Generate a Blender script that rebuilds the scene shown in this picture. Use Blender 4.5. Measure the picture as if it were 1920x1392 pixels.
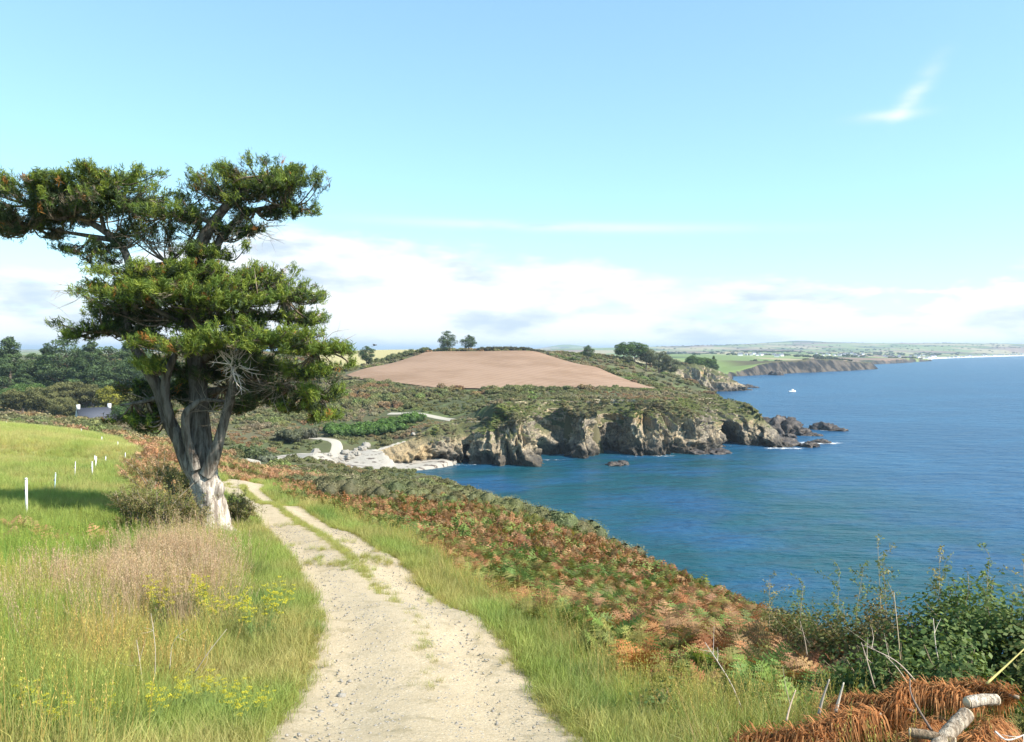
import bpy, math, random
import numpy as np
from mathutils import Vector, Matrix, Euler
R = math.radians
scene = bpy.context.scene
for o in list(bpy.data.objects): bpy.data.objects.remove(o)

# ------------------------------------------------------------------ camera
CAM_Z = 28.0                      # eye above the sea, metres (sea level is z = 0)
FPX = 1550.0                      # focal length in photograph pixels (1920 wide)
PITCH = math.atan(41.0 / FPX)     # looking slightly down
cam_data = bpy.data.cameras.new('camera')
cam_data.sensor_width = 36.0
cam_data.lens = FPX / 1920.0 * 36.0
cam_data.clip_start = 0.1
cam_data.clip_end = 60000.0
cam = bpy.data.objects.new('camera', cam_data)
scene.collection.objects.link(cam)
cam.location = (0, 0, CAM_Z)
cam.rotation_euler = (math.pi / 2 - PITCH, 0, 0)
scene.camera = cam

# ------------------------------------------------------------------ sky, sun, exposure
SUN_EL, SUN_AZ = R(41.0), math.atan2(0.90, -0.44)      # azimuth from +Y towards +X
world = bpy.data.worlds.new('World'); scene.world = world; world.use_nodes = True
def build_world():
    nt = world.node_tree; N = nt.nodes; L = nt.links; N.clear()
    out = N.new('ShaderNodeOutputWorld'); bg = N.new('ShaderNodeBackground')
    sky = N.new('ShaderNodeTexSky'); sky.sky_type = 'NISHITA'; sky.sun_disc = False
    sky.sun_elevation = SUN_EL; sky.sun_rotation = SUN_AZ
    sky.altitude = 0; sky.air_density = 1.0; sky.dust_density = 0.15; sky.ozone_density = 0.35
    bg.inputs['Strength'].default_value = 0.15
    gm = N.new('ShaderNodeGamma'); gm.inputs[1].default_value = .66; L.new(sky.outputs[0], gm.inputs[0])
    tn = N.new('ShaderNodeMix'); tn.data_type = 'RGBA'; tn.blend_type = 'MULTIPLY'; tn.inputs[0].default_value = 1.0; tn.inputs[7].default_value = (1.02, 1.42, 1.55, 1); L.new(gm.outputs[0], tn.inputs[6])
    tc = N.new('ShaderNodeTexCoord'); sep = N.new('ShaderNodeSeparateXYZ')
    L.new(tc.outputs['Generated'], sep.inputs[0])
    def m(op, a, b=None, c=None):
        n = N.new('ShaderNodeMath'); n.operation = op
        for i, v in enumerate((a, b, c)):
            if v is None: continue
            if isinstance(v, (int, float)): n.inputs[i].default_value = v
            else: L.new(v, n.inputs[i])
        return n.outputs[0]
    az = m('ARCTAN2', sep.outputs[0], sep.outputs[1]); el = m('ARCSINE', sep.outputs[2])
    comb = N.new('ShaderNodeCombineXYZ')
    L.new(m('MULTIPLY', az, 5.0), comb.inputs[0]); L.new(m('MULTIPLY', el, 17.0), comb.inputs[1])
    def noise(scale, detail, rough, off):
        n = N.new('ShaderNodeTexNoise'); n.inputs['Scale'].default_value = scale
        n.inputs['Detail'].default_value = detail; n.inputs['Roughness'].default_value = rough
        mp = N.new('ShaderNodeMapping'); mp.inputs['Location'].default_value = off
        L.new(comb.outputs[0], mp.inputs[0]); L.new(mp.outputs[0], n.inputs['Vector'])
        return n.outputs['Fac']
    def gauss(az0, el0, sa, se, slope=0.0):
        da = m('SUBTRACT', az, az0); de = m('SUBTRACT', m('SUBTRACT', el, el0), m('MULTIPLY', da, slope))
        q = m('ADD', m('POWER', m('ABSOLUTE', m('DIVIDE', da, sa)), 2.0), m('POWER', m('ABSOLUTE', m('DIVIDE', de, se)), 2.0))
        return m('EXPONENT', m('MULTIPLY', q, -1.0))
    def smooth(x, lo, hi):
        n = N.new('ShaderNodeMapRange'); n.interpolation_type = 'SMOOTHSTEP'
        n.inputs['From Min'].default_value = lo; n.inputs['From Max'].default_value = hi
        L.new(x, n.inputs['Value']); return n.outputs[0]
    big = noise(1.0, 7, 0.56, (3.1, 1.7, 0)); puffs = noise(2.6, 6, 0.6, (9.4, 2.2, 4.0))
    # a low bank of cloud all round the horizon, thinning with height
    low = smooth(el, 0.16, 0.0)
    dens = m('ADD', m('ADD', m('MULTIPLY', big, 0.75), m('MULTIPLY', puffs, 0.35)), m('MULTIPLY', low, 0.50))
    dens = m('ADD', dens, m('MULTIPLY', gauss(-0.20, 0.100, 0.24, 0.060), 0.40))
    dens = m('ADD', dens, m('MULTIPLY', m('SUBTRACT', puffs, .5), m('MULTIPLY', gauss(0.52, 0.05, 0.20, 0.035), 1.3)))
    cl = smooth(dens, 0.77, 0.97)
    cl = m('MULTIPLY', cl, smooth(el, 0.21, 0.12))
    # thin streaks of high cloud
    st = noise(1.6, 5, 0.6, (1.0, 7.0, 2.0))
    wisp = m('MULTIPLY', m('MULTIPLY', gauss(0.445, 0.262, 0.024, 0.014, 1.1), smooth(st, 0.25, 0.7)), m('MULTIPLY', smooth(puffs, .3, .62), .6))
    wisp2 = m('MULTIPLY', gauss(0.425, 0.250, 0.03, 0.005, 0.0), 0.5)
    streak = m('MULTIPLY', gauss(0.06, 0.146, 0.20, 0.0055, -0.03), 0.55)
    cl = m('MINIMUM', m('ADD', cl, m('ADD', m('ADD', wisp, wisp2), streak)), 1.0)
    shade = smooth(noise(1.3, 5, 0.55, (5.5, 0.4, 8.0)), 0.33, 0.53)
    ccol = N.new('ShaderNodeMix'); ccol.data_type = 'RGBA'
    ccol.inputs[6].default_value = (2.45, 2.85, 3.4, 1); ccol.inputs[7].default_value = (4.2, 4.3, 4.4, 1)
    L.new(shade, ccol.inputs[0])
    mix = N.new('ShaderNodeMix'); mix.data_type = 'RGBA'
    L.new(m('MULTIPLY', cl, 0.92), mix.inputs[0]); L.new(tn.outputs[2], mix.inputs[6]); L.new(ccol.outputs[2], mix.inputs[7])
    L.new(mix.outputs[2], bg.inputs['Color']); L.new(bg.outputs[0], out.inputs[0])
build_world()
sun_data = bpy.data.lights.new('sun', 'SUN'); sun_data.energy = 4.8; sun_data.angle = R(0.53); sun_data.color = (1.0, 0.95, 0.87)
sun = bpy.data.objects.new('sun', sun_data); scene.collection.objects.link(sun)
sd_ = Vector((math.sin(SUN_AZ) * math.cos(SUN_EL), math.cos(SUN_AZ) * math.cos(SUN_EL), math.sin(SUN_EL)))
sun.rotation_euler = sd_.to_track_quat('Z', 'Y').to_euler(); sun.location = sd_ * 80
vs = scene.view_settings
vs.view_transform = 'Standard'; vs.look = 'None'; vs.gamma = 1.0; vs.use_curve_mapping = False; vs.exposure = 0.9
scene.cycles.max_bounces = 5; scene.cycles.diffuse_bounces = 2; scene.cycles.glossy_bounces = 2
scene.cycles.transmission_bounces = 3; scene.cycles.transparent_max_bounces = 8; scene.cycles.volume_bounces = 0
scene.cycles.caustics_reflective = False; scene.cycles.caustics_refractive = False

# ------------------------------------------------------------------ helpers
def at(px, py, d):
    """world point seen at photograph pixel (px, py) at d metres ahead"""
    u = (px - 960.0) / FPX; v = (696.0 - py) / FPX
    y = math.cos(PITCH) + v * math.sin(PITCH); z = v * math.cos(PITCH) - math.sin(PITCH)
    k = d / y
    return np.array([u * k, d, CAM_Z + z * k])

def _h(ix, iy, iz, seed):
    n = (ix * 374761393 + iy * 668265263 + iz * 2147483647 + seed * 1274126177) & 0xFFFFFFFF
    n = ((n ^ (n >> 13)) * 1274126177) & 0xFFFFFFFF
    n = ((n ^ (n >> 16)) * 2246822519) & 0xFFFFFFFF
    return ((n ^ (n >> 15)) & 0xFFFFFF) / float(0xFFFFFF)
def vnoise(P, seed=0):
    """value noise in [0,1] for an (n,3) array"""
    P = np.asarray(P, float); I = np.floor(P).astype(np.int64); f = P - I; f = f * f * f * (f * (f * 6 - 15) + 10)
    r = 0
    for dx in (0, 1):
        for dy in (0, 1):
            for dz in (0, 1):
                w = (f[:, 0] if dx else 1 - f[:, 0]) * (f[:, 1] if dy else 1 - f[:, 1]) * (f[:, 2] if dz else 1 - f[:, 2])
                r = r + w * _h(I[:, 0] + dx, I[:, 1] + dy, I[:, 2] + dz, seed)
    return r
def fbm(P, oct=4, seed=0, gain=0.5, lac=2.03):
    P = np.asarray(P, float); a = 1.0; s = 0; t = 0
    for k in range(oct):
        s = s + a * vnoise(P, seed + k * 17); t += a; a *= gain; P = P * lac + 3.7
    return s / t
def fbm2(x, y, scale, oct=4, seed=0):
    P = np.stack([np.ravel(x) / scale, np.ravel(y) / scale, np.zeros(np.size(x)) + 0.5], 1)
    return fbm(P, oct, seed).reshape(np.shape(x))
def sstep(x, a, b):
    t = np.clip((x - a) / (b - a), 0, 1); return t * t * (3 - 2 * t)
def lerp(a, b, t): return a + (b - a) * t

def mesh_data(name, V, F, mat=None, smooth=False, col=None, mats=None, midx=None):
    """V (n,3); F an (m,3) or (m,4) array or a list of such arrays"""
    me = bpy.data.meshes.new(name)
    V = np.asarray(V, np.float32)
    Fs = F if isinstance(F, list) else [F]
    Fs = [np.asarray(f, np.int32) for f in Fs if len(f)]
    loops = np.concatenate([f.ravel() for f in Fs]) if Fs else np.zeros(0, np.int32)
    tot = np.concatenate([np.full(len(f), f.shape[1], np.int32) for f in Fs]) if Fs else np.zeros(0, np.int32)
    start = np.concatenate([[0], np.cumsum(tot)[:-1]]).astype(np.int32) if len(tot) else np.zeros(0, np.int32)
    me.vertices.add(len(V)); me.vertices.foreach_set('co', V.ravel())
    if len(tot):
        me.loops.add(len(loops)); me.loops.foreach_set('vertex_index', loops)
        me.polygons.add(len(tot)); me.polygons.foreach_set('loop_start', start); me.polygons.foreach_set('loop_total', tot)
        if smooth: me.polygons.foreach_set('use_smooth', np.ones(len(tot), bool))
    if mats:
        for m_ in mats: me.materials.append(m_)
        if midx is not None: me.polygons.foreach_set('material_index', np.asarray(midx, np.int32))
    elif mat is not None: me.materials.append(mat)
    me.update(calc_edges=True)
    if col is not None:
        c = np.ones((len(V), 4), np.float32); c[:, :3] = col
        a = me.attributes.new('col', 'FLOAT_COLOR', 'POINT'); a.data.foreach_set('color', c.ravel())
    return me
def link(name, me, parent=None, label=None, cat=None, group=None, kind=None, loc=None, rot=None, scale=None):
    o = bpy.data.objects.new(name, me); scene.collection.objects.link(o)
    if parent is not None: o.parent = parent
    if loc is not None: o.location = loc
    if rot is not None: o.rotation_euler = rot
    if scale is not None: o.scale = scale
    if label: o['label'] = label
    if cat: o['category'] = cat
    if group: o['group'] = group
    if kind: o['kind'] = kind
    return o
def copy_tree(o, parent=None):
    c = o.copy(); scene.collection.objects.link(c)
    if parent is not None: c.parent = parent
    for ch in o.children: copy_tree(ch, c)
    return c
class MB:
    """collects pieces of mesh; build() turns them into one mesh"""
    def __init__(self): self.V = []; self.T = []; self.Q = []; self.C = []; self.n = 0
    def add(self, V, F, col=None):
        V = np.asarray(V, float).reshape(-1, 3); F = np.asarray(F, int)
        if F.size: (self.T if F.shape[1] == 3 else self.Q).append(F + self.n)
        self.V.append(V); self.n += len(V)
        c = np.ones((len(V), 3)) * (np.array([1., 1, 1]) if col is None else np.asarray(col)); self.C.append(c)
    def data(self, name, mat, smooth=False, color=True):
        V = np.concatenate(self.V); F = []
        if self.T: F.append(np.concatenate(self.T))
        if self.Q: F.append(np.concatenate(self.Q))
        return mesh_data(name, V, F, mat, smooth, np.concatenate(self.C) if color else None)
    def box(self, c, s, col=None, rz=0.0):
        c = np.array(c, float); h = np.array(s, float) / 2
        V = np.array([[x, y, z] for x in (-1, 1) for y in (-1, 1) for z in (-1, 1)], float) * h
        if rz: V = V @ np.array([[math.cos(rz), math.sin(rz), 0], [-math.sin(rz), math.cos(rz), 0], [0, 0, 1]])
        self.add(V + c, [[0, 1, 3, 2], [4, 6, 7, 5], [0, 4, 5, 1], [2, 3, 7, 6], [0, 2, 6, 4], [1, 5, 7, 3]], col)
    def tube(self, pts, rad, n=6, col=None, wob=0.0, seed=0, cap=True):
        pts = np.asarray(pts, float); k = len(pts); rad = np.broadcast_to(np.asarray(rad, float), (k,))
        T = np.gradient(pts, axis=0); T /= np.linalg.norm(T, axis=1)[:, None] + 1e-9
        ref = np.array([0.0, 1, 0]) if abs(T[0, 1]) < 0.9 else np.array([1.0, 0, 0])
        V = []; a = np.arange(n) * 2 * math.pi / n
        rr = np.random.default_rng(seed)
        for i in range(k):
            s = np.cross(T[i], ref); s /= np.linalg.norm(s) + 1e-9; b = np.cross(s, T[i]); ref = b if abs(np.dot(b, T[i])) < .9 else ref
            r = rad[i] * (1 + wob * (rr.random(n) - 0.5))
            V.append(pts[i] + (np.cos(a) * r)[:, None] * s + (np.sin(a) * r)[:, None] * b)
        V = np.concatenate(V); F = []
        for i in range(k - 1):
            for j in range(n): F.append([i * n + j, i * n + (j + 1) % n, (i + 1) * n + (j + 1) % n, (i + 1) * n + j])
        if col is not None and np.ndim(col) == 2: col = np.repeat(np.asarray(col), n, 0)
        base = self.n
        self.add(V, F, col)
        if cap and n >= 3:
            self.T.append(np.array([[base + (k - 1) * n, base + (k - 1) * n + j, base + (k - 1) * n + j + 1] for j in range(1, n - 1)]))
            self.T.append(np.array([[base, base + j + 1, base + j] for j in range(1, n - 1)]))
ORD = ['leftmost', 'second', 'third', 'fourth', 'fifth', 'sixth', 'seventh', 'eighth', 'ninth', 'tenth', 'eleventh', 'twelfth', 'thirteenth', 'fourteenth', 'fifteenth', 'sixteenth', 'seventeenth', 'eighteenth', 'nineteenth', 'twentieth'] + ['twenty-' + w for w in ('first', 'second', 'third', 'fourth', 'fifth', 'sixth', 'seventh', 'eighth', 'ninth')] + ['thirtieth']
def nth(i): return ORD[i] + ('' if i == 0 else ' from the left')
def smooth_path(P, m):
    """Catmull-Rom through the rows of P, m samples per span"""
    P = np.asarray(P, float); Q = np.vstack([2 * P[0] - P[1], P, 2 * P[-1] - P[-2]]); out = []
    for i in range(len(P) - 1):
        a, b, c, d = Q[i], Q[i + 1], Q[i + 2], Q[i + 3]
        for t in np.arange(m) / m:
            out.append(0.5 * (2 * b + (c - a) * t + (2 * a - 5 * b + 4 * c - d) * t * t + (3 * b - a - 3 * c + d) * t ** 3))
    out.append(P[-1]); return np.array(out)

# ------------------------------------------------------------------ material helpers
class NT:
    def __init__(self, name):
        self.mat = bpy.data.materials.new(name); self.mat.use_nodes = True
        self.nt = self.mat.node_tree; self.N = self.nt.nodes; self.L = self.nt.links
        self.N.clear(); self.out = self.N.new('ShaderNodeOutputMaterial')
    def n(self, t, **k):
        x = self.N.new(t)
        for a, b in k.items(): setattr(x, a, b)
        return x
    def set(self, node, i, v):
        if v is None: return
        if hasattr(v, 'is_output'): self.L.new(v, node.inputs[i])
        else: node.inputs[i].default_value = v
    def math(self, op, a, b=None, c=None):
        x = self.n('ShaderNodeMath', operation=op)
        for i, v in enumerate((a, b, c)): self.set(x, i, v)
        return x.outputs[0]
    def mix(self, f, a, b, blend='MIX'):
        x = self.n('ShaderNodeMix', data_type='RGBA', blend_type=blend)
        self.set(x, 0, f); self.set(x, 6, a if hasattr(a, 'is_output') else (*a, 1)); self.set(x, 7, b if hasattr(b, 'is_output') else (*b, 1))
        return x.outputs[2]
    def pos(self): return self.n('ShaderNodeNewGeometry').outputs['Position']
    def noise(self, scale, detail=4, rough=0.55, vec=None, stretch=None, out='Fac', dist=0.0):
        x = self.n('ShaderNodeTexNoise'); x.inputs['Scale'].default_value = scale; x.inputs['Detail'].default_value = detail
        x.inputs['Roughness'].default_value = rough; x.inputs['Distortion'].default_value = dist
        v = vec if vec is not None else self.pos()
        if stretch is not None:
            mp = self.n('ShaderNodeMapping'); mp.inputs['Scale'].default_value = stretch[:3]
            if len(stretch) > 3: mp.inputs['Rotation'].default_value = stretch[3:]
            self.L.new(v, mp.inputs[0]); v = mp.outputs[0]
        self.L.new(v, x.inputs['Vector']); return x.outputs[out]
    def step(self, x, a, b):
        n = self.n('ShaderNodeMapRange', interpolation_type='SMOOTHSTEP'); self.set(n, 0, x)
        n.inputs[1].default_value = a; n.inputs[2].default_value = b; return n.outputs[0]
    def attr(self, name='col', inst=False):
        x = self.n('ShaderNodeAttribute', attribute_name=name)
        if inst: x.attribute_type = 'INSTANCER'
        return x.outputs['Color']
    def bump(self, h, strength, dist, normal=None):
        b = self.n('ShaderNodeBump'); b.inputs['Strength'].default_value = strength; b.inputs['Distance'].default_value = dist
        self.L.new(h, b.inputs['Height'])
        if normal is not None: self.L.new(normal, b.inputs['Normal'])
        return b.outputs[0]
    def pbr(self, col, rough=0.9, normal=None, spec=0.2):
        p = self.n('ShaderNodeBsdfPrincipled'); self.set(p, 'Base Color', col if hasattr(col, 'is_output') else (*col, 1))
        self.set(p, 'Roughness', rough); p.inputs['Specular IOR Level'].default_value = spec
        if normal is not None: self.L.new(normal, p.inputs['Normal'])
        self.L.new(p.outputs[0], self.out.inputs[0]); self.p = p; return self.mat
def leaf_mat(name, inst=True, trans=0.3, gloss=0.012, vary=0.25):
    """foliage: colour comes from the mesh colour times the instance's colour"""
    t = NT(name); c = t.attr('col')
    if inst: c = t.mix(1.0, c, t.attr('tint', True), 'MULTIPLY')
    if vary:
        rnd = t.noise(1.7, 2, 0.6)
        c = t.mix(1.0, c, t.mix(rnd, (1 - vary, 1 - vary, 1 - vary), (1 + vary, 1 + vary * .9, 1 + vary * .7)), 'MULTIPLY')
    d = t.n('ShaderNodeBsdfDiffuse'); t.L.new(c, d.inputs[0])
    tr = t.n('ShaderNodeBsdfTranslucent'); t.L.new(t.mix(1.0, c, (1.25, 1.15, .6), 'MULTIPLY'), tr.inputs[0])
    m1 = t.n('ShaderNodeMixShader'); m1.inputs[0].default_value = trans
    t.L.new(d.outputs[0], m1.inputs[1]); t.L.new(tr.outputs[0], m1.inputs[2])
    g = t.n('ShaderNodeBsdfGlossy'); g.inputs['Roughness'].default_value = 0.6; g.inputs[0].default_value = (1, 1, 1, 1)
    m2 = t.n('ShaderNodeMixShader'); m2.inputs[0].default_value = gloss
    t.L.new(m1.outputs[0], m2.inputs[1]); t.L.new(g.outputs[0], m2.inputs[2]); t.L.new(m2.outputs[0], t.out.inputs[0])
    return t.mat
def vcol_mat(name, rough=0.9, noise_scale=6.0, amount=0.25, bump=0.0, bump_dist=0.02, spec=0.15):
    t = NT(name); c = t.attr('col'); nz = t.noise(noise_scale, 5, 0.6)
    c = t.mix(1.0, c, t.mix(nz, (1 - amount,) * 3, (1 + amount,) * 3), 'MULTIPLY')
    nm = t.bump(t.noise(noise_scale * 2, 5, 0.65), bump, bump_dist) if bump else None
    return t.pbr(c, rough, nm, spec)

# ------------------------------------------------------------------ scattering (only for uncountable stuff)
def asset_collection(name, meshes):
    c = bpy.data.collections.new(name)
    for i, me in enumerate(meshes): c.objects.link(bpy.data.objects.new('%s_%02d' % (name, i), me))
    return c
def scatter(name, pts, scale, coll, nvar, tint, label, cat, rng, tilt=0.15, rotz=None, lean=None):
    n = len(pts); me = bpy.data.meshes.new(name); me.vertices.add(n); me.vertices.foreach_set('co', np.asarray(pts, np.float32).ravel())
    rot = np.zeros((n, 3), np.float32); rot[:, 0] = rng.normal(0, tilt, n); rot[:, 1] = rng.normal(0, tilt, n)
    if lean is not None: rot[:, :2] += lean
    rot[:, 2] = rng.random(n) * 6.283 if rotz is None else rotz
    def put(nm, ty, arr, key):
        a = me.attributes.new(nm, ty, 'POINT'); a.data.foreach_set(key, np.ascontiguousarray(arr).ravel())
    put('rot', 'FLOAT_VECTOR', rot, 'vector')
    sc = np.asarray(scale, np.float32); sc = np.repeat(sc[:, None], 3, 1) if sc.ndim == 1 else sc
    put('scl', 'FLOAT_VECTOR', sc.astype(np.float32), 'vector')
    put('idx', 'INT', rng.integers(0, nvar, n).astype(np.int32), 'value')
    tc = np.ones((n, 4), np.float32); tc[:, :3] = tint; put('tint', 'FLOAT_COLOR', tc, 'color')
    g = bpy.data.node_groups.new(name + '_scatter', 'GeometryNodeTree')
    g.interface.new_socket('Geometry', in_out='INPUT', socket_type='NodeSocketGeometry')
    g.interface.new_socket('Geometry', in_out='OUTPUT', socket_type='NodeSocketGeometry')
    N, L = g.nodes, g.links
    gi = N.new('NodeGroupInput'); go = N.new('NodeGroupOutput'); ip = N.new('GeometryNodeInstanceOnPoints')
    ci = N.new('GeometryNodeCollectionInfo'); ci.inputs['Collection'].default_value = coll
    ci.inputs['Separate Children'].default_value = True; ci.inputs['Reset Children'].default_value = True
    def na(nm, ty):
        x = N.new('GeometryNodeInputNamedAttribute'); x.data_type = ty; x.inputs[0].default_value = nm
        return x.outputs[0]
    e2r = N.new('FunctionNodeEulerToRotation'); L.new(na('rot', 'FLOAT_VECTOR'), e2r.inputs[0])
    mp = N.new('GeometryNodeMeshToPoints'); L.new(gi.outputs[0], mp.inputs[0]); L.new(mp.outputs[0], ip.inputs['Points'])
    L.new(ci.outputs[0], ip.inputs['Instance']); ip.inputs['Pick Instance'].default_value = True
    L.new(na('idx', 'INT'), ip.inputs['Instance Index']); L.new(e2r.outputs[0], ip.inputs['Rotation']); L.new(na('scl', 'FLOAT_VECTOR'), ip.inputs['Scale'])
    L.new(ip.outputs[0], go.inputs[0])
    o = link(name, me, label=label, cat=cat, kind='stuff')
    md = o.modifiers.new('scatter', 'NODES'); md.node_group = g
    return o
# ================================================================== terrain
class RBF:
    def __init__(self, P, z, c):
        self.P = np.asarray(P, float); self.c = c; n = len(self.P); S = 50.0; self.S = S
        A = self.k(self.P); Q = np.c_[np.ones(n), self.P / S]
        M = np.block([[A + np.eye(n) * 1e-3, Q], [Q.T, np.zeros((3, 3))]])
        self.w = np.linalg.solve(M, np.r_[np.asarray(z, float), 0, 0, 0])
    def k(self, X):
        d2 = ((X[:, None, :] - self.P[None]) ** 2).sum(2); return -np.sqrt(d2 + self.c ** 2) / self.S
    def __call__(self, x, y):
        sh = np.shape(x); X = np.c_[np.ravel(x), np.ravel(y)]; out = np.empty(len(X))
        for i in range(0, len(X), 20000):
            B = X[i:i + 20000]; out[i:i + 20000] = self.k(B) @ self.w[:-3] + np.c_[np.ones(len(B)), B / self.S] @ self.w[-3:]
        return out.reshape(sh)

# pixel, pixel, metres ahead, height of the plants that hide the ground there
near_px = [
    # the track and what is beside it
    (797,1392,6.9,0),(775,1250,9.9,0),(742,1150,12.5,0),(645,1050,17.8,0),(580,1000,22.5,0),(505,950,30,0),(458,925,40,0),(466,914,47,0),
    (540,1392,6.6,0),(600,1250,9.8,0),(600,1150,12.4,0),(535,1050,17.7,0),(495,1000,22.4,0),
    (1055,1392,7,0),(960,1250,10,0),(885,1150,12.6,0),(755,1050,18,0),(665,1000,22.7,0),(565,950,30.3,0),
    # left bank and field
    (300,1392,5.8,.15),(0,1392,5.5,.2),(0,1250,8,.25),(300,1250,9,.3),(0,1100,13,.2),(250,1100,14,.3),(430,1100,14.6,.1),
    (400,1012,22,0),(200,1012,19,.2),(0,1010,18,.1),(50,965,21.5,0),(0,900,34,0),(150,900,36,0),(240,950,25,0),(240,880,44,0),
    (234,842,75,0),(12,798,110,0),(150,814,95,0),(0,830,75,0),(-300,965,21.5,0),(-400,850,60,0),(-300,800,110,0),(330,900,38,.4),(320,870,55,.5),
    # bracken slope on the right
    (1300,1392,6.4,.15),(1600,1392,6,.3),(1920,1392,5.8,.4),(1300,1250,9.3,.4),(1150,1200,11,.3),(900,1130,13.6,.2),
    (700,960,33,.7),(900,1010,26,.7),(1050,1080,19,.7),(1250,1120,14.5,.8),(620,910,48,.8),(540,893,58,.9),
    (760,902,52,1.0),(870,915,47,1.0),(1000,950,40,.9),(1130,995,33,.9),(1280,1055,25,.9),(1420,1100,17.5,.9),(1560,1140,12.5,.9),(1750,1180,9.5,.9),(1920,1200,8,1.0),
]
near_xyz = [(0,0,26.4),(0,-7,26.9),(-4,0,26.5),(4,-1,26.0),(9,-6,25.5),(-14,-4,26.6),(-40,0,26),(-60,30,24.5),(-120,-10,27),(-120,50,23),(-120,130,16.5),(-80,-14,27),
    (9,6,22.6),(12,14,18.5),(13,26,15.8),(12,38,14),(8,52,13),(1,64,12.8),(-8,76,12.6),(20,5,13),(24,-8,14),(-14,92,11.2),(-20,110,9.4),(-24,130,7),(-27,155,4.0),
    (40,-30,0),(36,-10,0),(32,25,0),(27,50,0),(19,78,0),(9,108,0),(-2,135,0),(-13,163,0),(-24,184,.2),
    (55,-20,-6),(46,20,-6),(38,60,-6),(22,105,-6),(6,150,-6),
    (-24,80,14.3),(-34,110,11.1),(-45,140,8.2),(-55,165,5.6),(-40,70,17.3),(-60,120,15)]
N_P = [at(a, b, d) - np.array([0, 0, v]) for a, b, d, v in near_px] + [np.array(p, float) for p in near_xyz]
N_P = np.array(N_P)
mid_px = [
    (550,862,172,0),(490,869,168,0),(600,850,188,0),(633,829,205,0),(600,826,207,0),(560,874,178,0),(450,850,150,1),(380,820,150,1.5),
    (0,795,118,1),(120,800,118,1),(230,806,118,1),(0,772,190,1.5),(180,781,195,2),(300,790,190,2),(480,800,220,1.5),(420,760,250,1.5),
    (500,742,270,1.5),(600,722,300,1.5),(650,703.5,330,.2),(740,718,295,.2),(900,729,275,.2),(1000,729,277,.2),(1100,727,283,.2),(1240,732,304,.2),
    (800,661,420,.1),(900,659.5,425,.1),(1010,661,420,.1),(1120,690,375,.1),(900,690,350,0.1),(760,690,355,.1),(1050,700,335,.1),
    (800,762,245,1.0),(780,776,237,0),(845,788,229,0),(700,796,224,2),(700,832,207,.6),(760,815,210,.8),(900,775,214,.8),(960,758,217,.6),
    (1000,754,218,.6),(1100,752,232,.6),(1200,752,234,.6),(1300,748,246,.6),(1370,745,258,.6),(1000,740,250,.6),(1200,738,265,.6),(1360,738,275,.5),
    (700,657,500,0),(760,656,520,0),(640,690,400,1),(600,668,440,1),(560,690,400,1.5),
    (1040,668,425,1.5),(1130,670,450,1.5),(1190,676,480,1),(1290,688,545,.8),(1350,697,556,.5),(1385,712,562,.3),(1240,722,350,.8),(1300,728,420,.8),(1270,705,450,.8),(1220,695,440,.8),
]
mid_xyz = [(-24,190,.3),(-31,189,.4),(-38,187,1.2),(-42,192,1.6),(-33,200,1.6),(-25,203,2.2),(-50,185,2.4),
    (-120,240,5.5),(-100,240,6),(-130,290,8),(-180,300,9),(-90,300,9),(-260,260,11),(-260,360,14),(-150,380,18),(-80,360,19),
    (-300,180,15),(-200,130,16),(-120,470,25),(-250,500,24),(0,520,25),(60,520,22),(0,640,14),(-200,640,20),(100,620,13),(130,600,10),(80,680,8),
    (-60,560,27),(-330,420,20),(-330,600,22),
    (-34,110,11.1),(-24,130,7),(-27,155,4.0),(-45,140,8.2),(-55,165,5.6),(-60,120,15),
    (76,300,9),(78,340,9),(76,400,7),(88,470,7),(108,520,10)]
M_P = np.array([at(a, b, d) - np.array([0, 0, v]) for a, b, d, v in mid_px] + [np.array(p, float) for p in mid_xyz])
rbfN = RBF(N_P[:, :2], N_P[:, 2], 1.2); rbfM = RBF(M_P[:, :2], M_P[:, 2], 5.0)

# cliff foot, running left to right: x, y, height of the rim
FRONT = [(-33,196,3.0),(-27,197.5,4.5),(-20,199.5,7.0),(-14,201,8.6),(-11.5,206,9.5),(-8.5,200,10.6),(-4,197.5,12),(-1,201,13),(1.5,197,13.6),(4.5,199,14),(7,208,14),(10,221,13.8),(14.5,222,13.9),
    (17.5,212,14.2),(19.5,211,14.2),(22,217,14),(26,228,13.8),(29.5,226,13.8),(31,216.5,13.8),(33,215,13.8),(36,218.5,13.7),(39.5,216,13.6),(43,220,13.5),(47,219.5,13.4),(50.5,221,13.3),(54,228,13.3),
    (58,234,13.3),(61.5,242,13.2),(64.5,244,13.0),(67.5,241.5,11.5),(71,240,7.5),(75,237,4.2),(79,234.5,1.6),(81.5,236.5,.8),(80,241,2.0),(76,246,5.2),(73.5,256,10.5),(74,270,11.5),(72,290,9)]
BACK = [(82,325),(102,375),(114,430),(116,490),(108,528)]
FRONT2 = [(106,530,12),(109,536,15),(112,541,17.5),(117,552,18),(121,544,17.8),(128,543,17),(134,549,16),(140,547,14.5),(147,552,12.0),(153,556,8),(160,561,3.2),(164,566,1.0),(160,574,5),(146,600,9)]
NEARC = [(60,-60),(40,-30),(36,-10),(32,25),(27,50),(19,78),(9,108),(-2,135),(-13,163),(-24,184),(-30,188),(-28,194)]
COAST = np.array([p[:2] for p in NEARC] + [p[:2] for p in FRONT[1:]] + BACK + [p[:2] for p in FRONT2[1:]] + [(125,640),(118,720)], float)
POLY = np.vstack([COAST, [(-900, 720), (-900, -60)]])
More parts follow.
